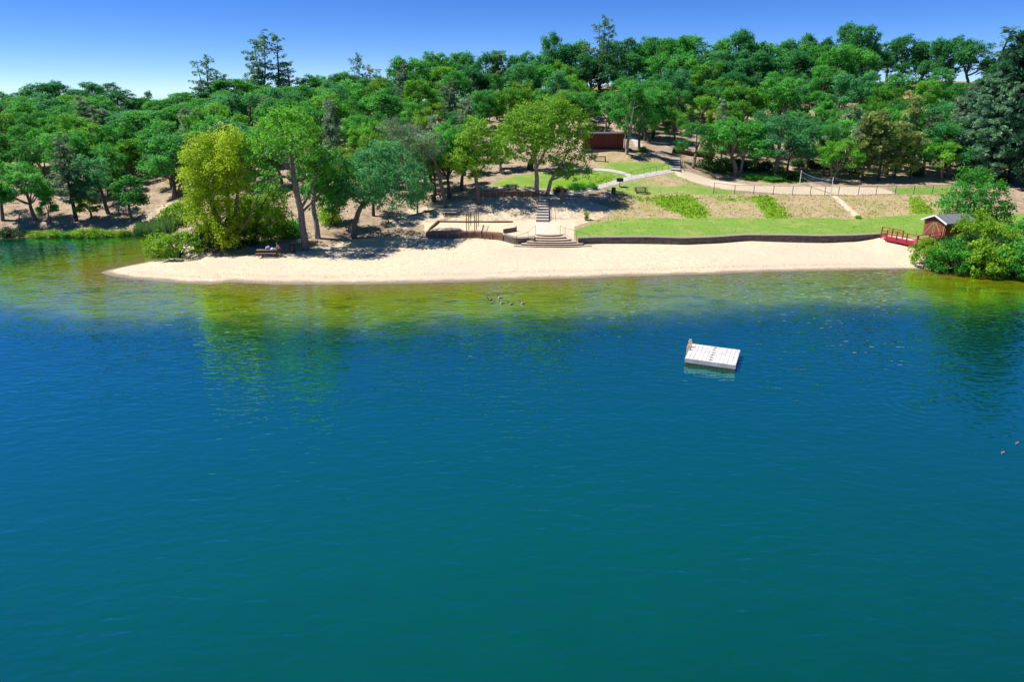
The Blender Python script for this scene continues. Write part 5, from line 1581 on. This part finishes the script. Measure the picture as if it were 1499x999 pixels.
def grill(label, p):
    root = thing('pedestal_grill', label, 'grill', p)
    MB().tube([(0, 0, -.2), (0, 0, .85)], .06, 8).build('pedestal', M['metal_dark'], root)
    mb = MB()
    mb.box((0, 0, .88), (1.05, .6, .05)).box((-.5, 0, 1.15), (.05, .6, .5)).box((.5, 0, 1.15), (.05, .6, .5)).box((0, .28, 1.15), (.95, .05, .5)).box((0, -.28, 1.1), (.95, .05, .38))
    mb.build('firebox', M['black_plastic'], root)
    mb = MB()
    for i in range(9): mb.bar((-.46 + i * .115, -.26, 1.36), (-.46 + i * .115, .26, 1.36), .03, .02)
    mb.build('grate', M['metal_dark'], root)
    MB().bar((-.3, -.34, 1.38), (.3, -.34, 1.38), .03, .03).build('handle', M['metal_pale'], root)


grill('black pedestal grill on the grass below the path rail', hit(907, 273.5))
p = hit(878, 236)
root = thing('park_bench', 'low dark park bench on the dry grass below the red building', 'bench', p, R(-1))
mb = MB()
for k in range(3): mb.box((0, -.16 + .16 * k, .46), (2.2, .14, .06))
mb.build('seat', M['slat'], root)
for k in range(1): MB().box((0, .30, .78), (2.2, .06, .18)).build('backrest', M['slat'], root)
for s in (-1, 1):
    MB().box((s * 1.0, .05, .42), (.14, .5, .95)).build('leg', M['timber_plain'], root)

# things lying on the beach table
tp = TBL + Matrix.Rotation(R(4), 3, 'Z') @ Vector((.45, .12, .778))
def bundle(name, label, cat, p, mat, sx, sy, sz, seed):
    rng = random.Random(seed)
    mb = MB()
    n, m = 12, 7
    vs = []
    for i in range(m):
        t = i / (m - 1)
        z = sz * math.sin(t * math.pi / 2)
        rr = math.cos(t * math.pi / 2) ** .6 if i < m - 1 else .02
        for k in range(n):
            a = 2 * math.pi * k / n
            w = rr * (1 + .22 * rng.uniform(-1, 1))
            vs.append((sx * w * math.cos(a), sy * w * math.sin(a), z * (1 + .15 * rng.uniform(-1, 1))))
    fs = [(i * n + k, i * n + (k + 1) % n, (i + 1) * n + (k + 1) % n, (i + 1) * n + k) for i in range(m - 1) for k in range(n)]
    fs += [tuple(range(n - 1, -1, -1)), tuple((m - 1) * n + k for k in range(n))]
    o = mb.add(vs, fs).build(name, mat, None, True)
    o.location = p
    return tag(o, label, cat)
bundle('cloth_bag', 'lavender and white cloth bag on the beach picnic table', 'bag', tp + Vector((-.35, 0, 0)), M['lavender'], .32, .22, .42, 1)
bundle('towel', 'pale blue crumpled towel on the beach picnic table', 'towel', tp + Vector((.28, -.02, 0)), M['pale_cloth'], .34, .24, .20, 2)


# ------------------------------------------------------------------ skinned figures
def skin_mesh(name, pts, edges, radii, sub=2, root=0):
    me = bpy.data.meshes.new(name)
    me.from_pydata([tuple(p) for p in pts], edges, [])
    o = bpy.data.objects.new(name, me)
    COL.objects.link(o)
    o.modifiers.new('skin', 'SKIN')
    for i, r in enumerate(radii):
        v = me.skin_vertices[0].data[i]
        v.radius = r if hasattr(r, '__len__') else (r, r)
        v.use_root = i == root
    sm = o.modifiers.new('sub', 'SUBSURF')
    sm.levels = sm.render_levels = sub
    dg = bpy.context.evaluated_depsgraph_get()
    dg.update()
    out = bpy.data.meshes.new_from_object(o.evaluated_get(dg))
    out.name = name
    bpy.data.objects.remove(o)
    for p in out.polygons: p.use_smooth = True
    return out


def person_at(label, p, yaw):
    root = thing('person', label, 'person', p, yaw)
    P, E, Rr = [], [], []
    def v(x, y, z, r, par=None):
        P.append((x, y, z)); Rr.append(r)
        if par is not None: E.append((par, len(P) - 1))
        return len(P) - 1
    pel = v(0, -.08, .93, (.15, .11))
    sp = v(0, .02, 1.10, (.135, .10), pel)
    ch = v(0, .14, 1.28, (.16, .11), sp)
    nk = v(0, .25, 1.42, .058, ch)
    hd = v(0, .31, 1.52, (.075, .085), nk)
    ht = v(0, .35, 1.64, (.08, .09), hd)
    v(0, .43, 1.535, .022, hd)
    for s in (-1, 1):
        v(s * .088, .31, 1.55, .018, hd)
        h = v(s * .10, -.06, .86, .095, pel)
        k = v(s * .11, .02, .48, .062, h)
        a = v(s * .12, -.05, .09, .04, k)
        v(s * .13, .12, .035, .035, a)
        sh = v(s * .19, .17, 1.32, .062, ch)
        el = v(s * .25, .33, 1.08, .044, sh)
        wr = v(s * .20, .55, .90, .030, el)
        pm = v(s * .19, .63, .845, .034, wr)
        for i in range(4):
            f1 = v(s * (.155 + .022 * i), .69 + .006 * (1 if i in (1, 2) else 0), .825, .010, pm)
            v(s * (.152 + .024 * i), .735 + .012 * (1 if i in (1, 2) else 0), .806, .009, f1)
        th = v(s * .145, .63, .835, .011, pm)
        v(s * .125, .66, .815, .009, th)
    me = skin_mesh('body', P, E, Rr, 2, 0)
    body = link_mesh('body', me, [M['skin'], M['shirt'], M['shorts']], root)
    for f in me.polygons:
        c = f.center
        if c.z < .97 and c.z > .45 and abs(c.x) < .24 and c.y < .2: f.material_index = 2
        elif 0.97 <= c.z < 1.40 and c.y < .27 and abs(c.x) < .255: f.material_index = 1
    mb = MB()
    mb.lathe([(.112, .0), (.118, .05), (.098, .10), (.055, .135), (0.003, .145)], 12, (0, .335, 1.575))
    mb.build('hair', M['hair'], root, True)
    for s in (-1, 1):
        MB().lathe([(.002, -.012), (.012, 0), (.002, .012)], 8, (s * .032, .40, 1.575)).build('eye', M['black_plastic'], root, True)


pp = at_z(410.5, 375.4, .82)
person_at('person in a pinkish top and dark shorts leaning over the beach picnic table', pp, R(72))


def goose(label, p, yaw, scale=1.0, group='geese swimming near the beach'):
    root = thing('goose', label, 'goose', p, yaw, group)
    root.scale = (scale,) * 3
    P = [(-.42, 0, .13), (-.30, 0, .11), (-.05, 0, .08), (.18, 0, .10), (.30, 0, .20), (.345, 0, .36), (.37, 0, .50), (.43, 0, .545), (.515, 0, .53), (.56, 0, .525)]
    Rr = [(.03, .04), (.11, .09), (.17, .135), (.14, .125), (.07, .07), (.042, .042), (.045, .045), (.055, .058), (.03, .028), (.015, .010)]
    me = skin_mesh('body', P, [(i, i + 1) for i in range(len(P) - 1)], Rr, 2, 2)
    link_mesh('body', me, [M['goose_grey'], M['goose_black'], M['goose_white']], root)
    for f in me.polygons:
        c = f.center
        if c.x > .26 and c.z > .16:
            f.material_index = 1
            if .39 < c.x < .455 and c.z < .545 and abs(c.y) > .02: f.material_index = 2
        elif c.x < -.25 and c.z < .16: f.material_index = 2
        elif c.x < -.36: f.material_index = 1
        elif c.x > .10 and c.z < .2: f.material_index = 2
    for s in (-1, 1):
        mb = MB()
        mb.tube([(.16, s * .13, .13), (.0, s * .165, .15), (-.22, s * .12, .17), (-.42, s * .04, .185)], [.03, .055, .045, .012], 6)
        mb.build('wing', M['goose_grey'], root, True)
    return root


GEESE = [(717.5, 439.5, 200, 'leftmost goose showing its white rump'), (732, 436.5, 160, 'goose farthest from the camera with dark neck at left'), (734.5, 444.5, 170, 'goose nearest the middle of the flock with dark neck'),
         (747.5, 446, 185, 'goose right of the middle pair with white flank'), (765, 445, 175, 'goose apart at the right of the flock'), (721.5, 444.2, 10, 'small low goose at the left of the flock facing right')]
for px, py, yaw, lab in GEESE:
    p = at_z(px, py, 0.0)
    goose(lab, p - Vector((0, 0, .02)), R(yaw), .72 if 'small' not in lab else .55)
goose('far right bird swimming near the right border of the lake', at_z(1489, 650, -.02), R(30), .42, 'birds near the right border')
goose('bird just left of the one at the right border', at_z(1468, 664, -.02), R(35), .42, 'birds near the right border')


# ------------------------------------------------------------------ swim raft
def raft():
    zt = .56
    fl, bl, br, fr = (at_z(997, 523.4, zt), at_z(1018.5, 504.2, zt), at_z(1089, 513.3, zt), at_z(1072, 534.2, zt))
    c = (fl + bl + br + fr) / 4
    ux = ((fr - fl) + (br - bl)) / 2
    uy = ((bl - fl) + (br - fr)) / 2
    L, Wd = ux.length, uy.length
    yaw = math.atan2(ux.y, ux.x)
    root = thing('swim_raft', 'white floating swim raft with a beige ladder on the lake', 'raft', (c.x, c.y, 0), yaw)
    n, m = 12, 8
    bs, bd = L / n, Wd / m
    for half in (0, 1):
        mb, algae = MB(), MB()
        for i in range(half * 6, half * 6 + 6):
            for j in range(m):
                cx, cy = -L / 2 + bs * (i + .5), -Wd / 2 + bd * (j + .5)
                w, e, ch = bs / 2 - .003, bd / 2 - .003, .022
                prof = [(w, e, .21), (w, e, zt - ch), (w - ch, e - ch, zt + .003 * ((i + j) % 2))]
                vs = []
                for a, b, z in prof:
                    vs += [(cx - a, cy - b, z), (cx + a, cy - b, z), (cx + a, cy + b, z), (cx - a, cy + b, z)]
                fs = [(k * 4 + q, k * 4 + (q + 1) % 4, k * 4 + 4 + (q + 1) % 4, k * 4 + 4 + q) for k in range(2) for q in range(4)] + [(8, 9, 10, 11)]
                mb.add(vs, fs)
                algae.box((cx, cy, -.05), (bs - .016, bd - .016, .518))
        sec = mb.build('deck_section', M['raft_white'], root)
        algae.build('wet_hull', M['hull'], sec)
    for j in range(6):
        MB().box((.0, -Wd / 2 + Wd * (j + .6) / 6.2, zt + .010), (.30, .09, .02)).build('connector', M['metal_dark'], root)
    # boarding ladder on the left edge, towards the far corner
    ld = thing('ladder', None, None, (-L / 2 - .03, Wd * .14, zt))
    ld.parent = root
    for s in (-1, 1):
        mb = MB()
        mb.prism([(-.16, -.06), (.14, -.06), (.14, .06), (-.16, .06)], -.75, .30)
        mb.prism([(-.11, -.05), (.09, -.05), (.09, .05), (-.11, .05)], .30, .46)
        o = mb.build('side_plate', M['beige'], ld)
        o.location = (0, s * .36, 0.10 * (s + 1))
    for k in range(3):
        MB().box((-.03, 0, -.55 + .32 * k), (.22, .60, .05)).build('rung', M['beige'], ld)


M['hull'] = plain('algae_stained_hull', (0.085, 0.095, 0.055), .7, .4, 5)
raft()

# ------------------------------------------------------------------ fence and volleyball
def fence():
    pts = [(1044.3, 284), (1075, 284.5), (1103, 284.8), (1131.7, 285.2), (1159.6, 286), (1185.8, 286.2), (1207, 286.2), (1227, 286.6), (1256, 286.2), (1282, 285.6), (1310, 285.2), (1337, 285), (1364, 284.6), (1391, 284.2)]
    wp = [hit(*p) for p in pts]
    root = thing('chain_link_fence', 'long green chain-link fence along the top of the grassy bank', 'fence', wp[0])
    L = [p - wp[0] for p in wp]
    H = 1.45
    for i, q in enumerate(L):
        h = 1.85 if i == 0 else H
        MB().tube([q + Vector((0, 0, -.3)), q + Vector((0, 0, h))], .05, 7).build('post', M['fence_green'], root)
    MB().tube([L[0] + Vector((0, 0, 1.8))] + [q + Vector((0, 0, H)) for q in L[1:]], .03, 6).build('top_rail', M['fence_green'], root)
    mb = MB()
    for a, b in zip(L[:-1], L[1:]):
        d = b - a
        n = int(d.length / .16)
        st = H / .16
        for k in range(-int(st), n):
            for sgn in (0, 1):
                t0, t1 = k * .16, k * .16 + H
                z0, z1 = .03, H
                c0, c1 = max(t0, 0), min(t1, d.length)
                if c1 <= c0: continue
                za, zb = (c0 - t0), (c1 - t0)
                if sgn: za, zb = H - za, H - zb
                p = a + d.normalized() * c0 + Vector((0, 0, max(za, .03)))
                q = a + d.normalized() * c1 + Vector((0, 0, max(zb, .03)))
                s = Vector((0, 0, .006))
                mb.add([p - s, q - s, q + s, p + s], [(0, 1, 2, 3)])
    mb.build('wire_mesh', M['fence_green'], root)
fence()


p1, p2 = hit(1170.5, 270.3), at_z(1216, 285.6, 4.32)
for p, h, lab in ((p1, 2.45, 'far white volleyball post at the shaded edge of the court'), (p2, 2.75, 'near white volleyball post by the fence and bank trail')):
    root = thing('volleyball_post', lab, 'post', p)
    MB().tube([(0, 0, -.3), (0, 0, h)], .058, 8).build('pole', M['white'], root)
    MB().tube([(0, 0, h), (0, 0, h + .06)], [.095, .08], 8).build('cap', M['white'], root)
    MB().box((0, -.1, h - .5), (.1, .1, .14)).build('winch', M['metal_dark'], root)
root = thing('volleyball_net', 'sagging blue edged volleyball net strung between white posts', 'net', p1)
d = p2 - p1
A, B = Vector((0, 0, 2.25)) + d.normalized() * .25, d + Vector((0, 0, 2.25)) - d.normalized() * .25
def sag(f, z): return A.lerp(B, f) + Vector((0, 0, z - .28 * math.sin(math.pi * f)))
fs_ = [i / 16 for i in range(17)]
for nm, z, w in (('top_tape', 0, .06), ('bottom_tape', -.9, .03)):
    mb = MB()
    for f, g_ in zip(fs_[:-1], fs_[1:]): mb.bar(sag(f, z), sag(g_, z), .02, w)
    mb.build(nm, M['net'], root)
mb = MB()
for k in range(60):
    f = k / 59
    p_, q_ = sag(f, -.05), sag(f, -.88)
    mb.bar(p_, q_, .012, .012)
for k in range(1, 8):
    for f, g_ in zip(fs_[:-1], fs_[1:]): mb.bar(sag(f, -.11 * k), sag(g_, -.11 * k), .012, .012)
mb.build('mesh_panel', M['metal_dark'], root)

# ------------------------------------------------------------------ buildings
def red_building():
    b = hit(905, 221.5)
    c = hit(884, 221.5)
    root = thing('park_building', 'dark red brown park building with flat grey roof among oaks', 'building', (c.x, b.y + 2.6, b.z), R(0))
    Wd, Dp, H = 7.4, 4.2, 2.75
    zb = .45
    MB().box((0, 0, -.2), (Wd + 1.0, Dp + 1.8, 1.0)).build('plinth', M['roof_grey'], root)  # dark grey in place of concrete: tree shade put into the colour
    wl = MB().box((0, 0, zb + H / 2 - .15), (Wd, Dp, H + .15)).build('wall', M['red_wall'], root)
    rf = MB().box((0, -.1, zb + H + .02), (Wd + .7, Dp + .9, .16)).build('roof', M['roof_grey'], root)
    MB().box((0, -.1 - (Dp + .9) / 2 - .03, zb + H + .0), (Wd + .72, .05, .24)).build('fascia', M['slat'], rf)
    MB().box((Wd / 2 + .25, -Dp / 2 + .25, zb + H / 2 - .15), (.16, .16, H)).build('trunk_post', M['white'], root)  # white post standing for a sunlit tree trunk, sunlight put into its colour
red_building()


def shed():
    zf = 1.95
    fl, fr = at_z(1350, 343.5, zf), at_z(1381, 349.5, zf)
    yaw = R(17)
    dx = Vector((math.cos(yaw), math.sin(yaw), 0))
    dy = Vector((-math.sin(yaw), math.cos(yaw), 0))
    c = (fl + fr) / 2
    root = thing('storage_shed', 'brown wooden shed with grey gable roof beside the red ramp', 'shed', (c.x, c.y, zf - .05), yaw)
    Wd, L, H, Pk = 3.4, 4.6, 2.1, .72       # local x runs along the ridge, the gable front faces -x
    h = Wd / 2
    body = [(0, -h, -.4), (0, h, -.4), (0, h, H), (0, 0, H + Pk), (0, -h, H), (L, -h, -.4), (L, h, -.4), (L, h, H), (L, 0, H + Pk), (L, -h, H)]
    MB().add(body, [(0, 4, 3, 2, 1), (5, 6, 7, 8, 9), (0, 5, 9, 4), (1, 2, 7, 6)]).build('wall', M['shed_brown'], root)
    gable = MB().add([(-.03, -h + .35, H + .03), (-.03, h - .35, H + .03), (-.03, 0, H + Pk - .12), (-.06, -h + .35, H + .03), (-.06, h - .35, H + .03), (-.06, 0, H + Pk - .12)], [(0, 1, 2), (3, 5, 4), (0, 3, 4, 1), (1, 4, 5, 2), (2, 5, 3, 0)])
    gable.build('gable_panel', M['shed_dark'], root)
    for s in (-1, 1):
        dr = MB().box((-.04, s * .80, 1.02), (.06, 1.50, 2.0)).build('door', M['shed_brown'], root)
        mb = MB()
        x = -.085
        for a, b in (((x, s * .10, .08), (x, s * .10, 1.98)), ((x, s * 1.50, .08), (x, s * 1.50, 1.98)), ((x, s * .15, .08), (x, s * 1.45, .08)), ((x, s * .15, 1.98), (x, s * 1.45, 1.98)), ((x - .003, s * .16, 1.90), (x - .003, s * 1.44, .16))):
            mb.bar(a, b, .1, .03) if a[2] == b[2] else mb.bar(a, b, .03, .09)
        mb.build('trim', M['shed_trim'], dr)
    MB().box((-.05, 0, H - .06), (.07, Wd, .14)).build('header', M['shed_dark'], root)
    ov, e = .35, .32
    for s in (-1, 1):
        sl_ = Pk / h
        z0 = H - e * sl_
        vs = [(-ov, s * (h + e), z0 + .02), (L + ov, s * (h + e), z0 + .02), (L + ov, 0, H + Pk + .02), (-ov, 0, H + Pk + .02)]
        vs += [(x_, y_, z_ + .12) for x_, y_, z_ in vs]
        rf = MB().add(vs, [(3, 2, 1, 0), (4, 5, 6, 7), (0, 1, 5, 4), (1, 2, 6, 5), (2, 3, 7, 6), (3, 0, 4, 7)]).build('roof', M['shingle'], root)
        MB().bar((-ov - .03, s * (h + e), z0 + .06), (-ov - .03, s * .03, H + Pk + .06), .05, .2).build('fascia', M['white'], rf)
    # lean-to at the far end
    MB().box((L + 1.0, -.2, .75), (1.9, 2.4, 2.3)).build('annex', M['shed_dark'], root)
    MB().add([(L + .1, -1.6, 1.95), (L + 2.2, -1.6, 1.92), (L + 2.2, 1.2, 2.15), (L + .1, 1.2, 2.15), (L + .1, -1.6, 2.07), (L + 2.2, -1.6, 2.04), (L + 2.2, 1.2, 2.27), (L + .1, 1.2, 2.27)],
             [(3, 2, 1, 0), (4, 5, 6, 7), (0, 1, 5, 4), (1, 2, 6, 5), (2, 3, 7, 6), (3, 0, 4, 7)]).build('annex_roof', M['shingle'], root)
shed()


def ramp():
    A = at_z(1297.5, 348.2, 1.75)
    B = at_z(1341.5, 357.0, 1.60)
    Cc = at_z(1376, 351.5, 1.80)
    root = thing('wooden_ramp', 'magenta red wooden ramp with railings leading to the shed', 'ramp', A)
    a, b, c = Vector((0, 0, 0)), B - A, Cc - A
    s = Vector((.28, 1.9, .06))
    # deck: the ramp strip and the landing in front of the shed
    def slab(q, th=.16):
        vs = [tuple(p) for p in q] + [tuple(p - Vector((0, 0, th))) for p in q]
        return MB().add(vs, [(0, 1, 2, 3), (7, 6, 5, 4), (0, 4, 5, 1), (1, 5, 6, 2), (2, 6, 7, 3), (3, 7, 4, 0)])
    slab([a, b, b + s, a + s]).build('deck', M['deck_red'], root)
    slab([b + Vector((.01, 0, 0)), c, c + s * .8, b + s + Vector((.01, 0, 0))]).build('landing', M['deck_red'], root)
    MB().bar(a - Vector((0, .03, .18)), b - Vector((0, .03, .18)), .05, .3).build('skirt', M['rail_red'], root)
    H = 1.05
    up = Vector((0, 0, 1))
    def rail(p, q, n, nm):
        for i in range(n + 1):
            t = p.lerp(q, i / n)
            MB().box((t.x, t.y, t.z + H / 2 - .25), (.12, .12, H + .5)).build('post', M['rail_red'], root)
        MB().bar(p + up * H, q + up * H, .16, .07).build('top_rail', M['rail_red'], root)
        MB().bar(p + up * .55, q + up * .55, .05, .10).build('mid_rail', M['rail_red'], root)
    rail(a, b, 3, 'near')
    rail(b + (c - b) * .03, c, 2, 'side')
    rail(a + s, a + s + (b - a) * .72, 2, 'back')
    t = a.lerp(b, .82) + s * .5
    return root, A + t
rt, tp_ = ramp()
timber_run('thin timber curb joining the stone wall to the red ramp', [(1287, 343.3), (1297, 343.8)], .3, .12, M['timber_plain'])

# spiky yucca on the sandy slope
def yucca():
    rng = np.random.default_rng(3)
    p = hit(858.5, 322.5)
    root = thing('yucca_plant', 'small spiky yucca with dry skirt on the sandy slope', 'plant', p)
    for nm, n, L, lo, hi, mat, z in (('green_leaves', 170, .78, .35, 1.35, 'shrub', .55), ('dry_skirt', 110, .62, -.65, .2, 'skirt', .5)):
        az, el = rng.uniform(0, 6.28, n), rng.uniform(lo, hi, n)
        u = np.stack([np.cos(az) * np.cos(el), np.sin(az) * np.cos(el), np.sin(el)], 1)
        s = np.stack([-np.sin(az), np.cos(az), np.zeros(n)], 1) * .05
        b = np.array([0, 0, z]) + u * .08
        t = b + u * L * rng.uniform(.7, 1.1, (n, 1))
        v = np.stack([b - s, b + s, t + s * .15, t - s * .15], 1).reshape(-1, 3)
        link_mesh(nm, np_mesh(nm, v, np.arange(4 * n).reshape(n, 4), False, {'tone': np.repeat(rng.uniform(.3, 1, n), 4)}), M[mat], root)
    MB().tube([(0, 0, -.2), (0, 0, .6)], [.16, .12], 8).build('trunk', M['bark'], root)
M['skirt'] = leaf_mat('dry_yucca_leaves', (0.16, 0.08, 0.04), (0.30, 0.17, 0.08), (0.45, 0.30, 0.15), .2, .1)
yucca()

# lamp on the left skyline
d = ridge_d(205) - 3
p = ground_d(206, d)
h = (plane_pt(206, 145, p.y).z - p.z)
root = thing('lamp_post', 'dark street lamp rising over the left skyline trees', 'lamp post', p)
MB().tube([(0, 0, -.3), (0, 0, h)], [.13, .09], 8).build('pole', M['metal_dark'], root)
MB().bar((0, 0, h - .05), (-.75, 0, h - .02), .09, .09).build('arm', M['metal_dark'], root)
MB().box((-.75, 0, h), (.6, .3, .2)).build('lamp_head', M['metal_dark'], root)

bpy.context.view_layer.update()
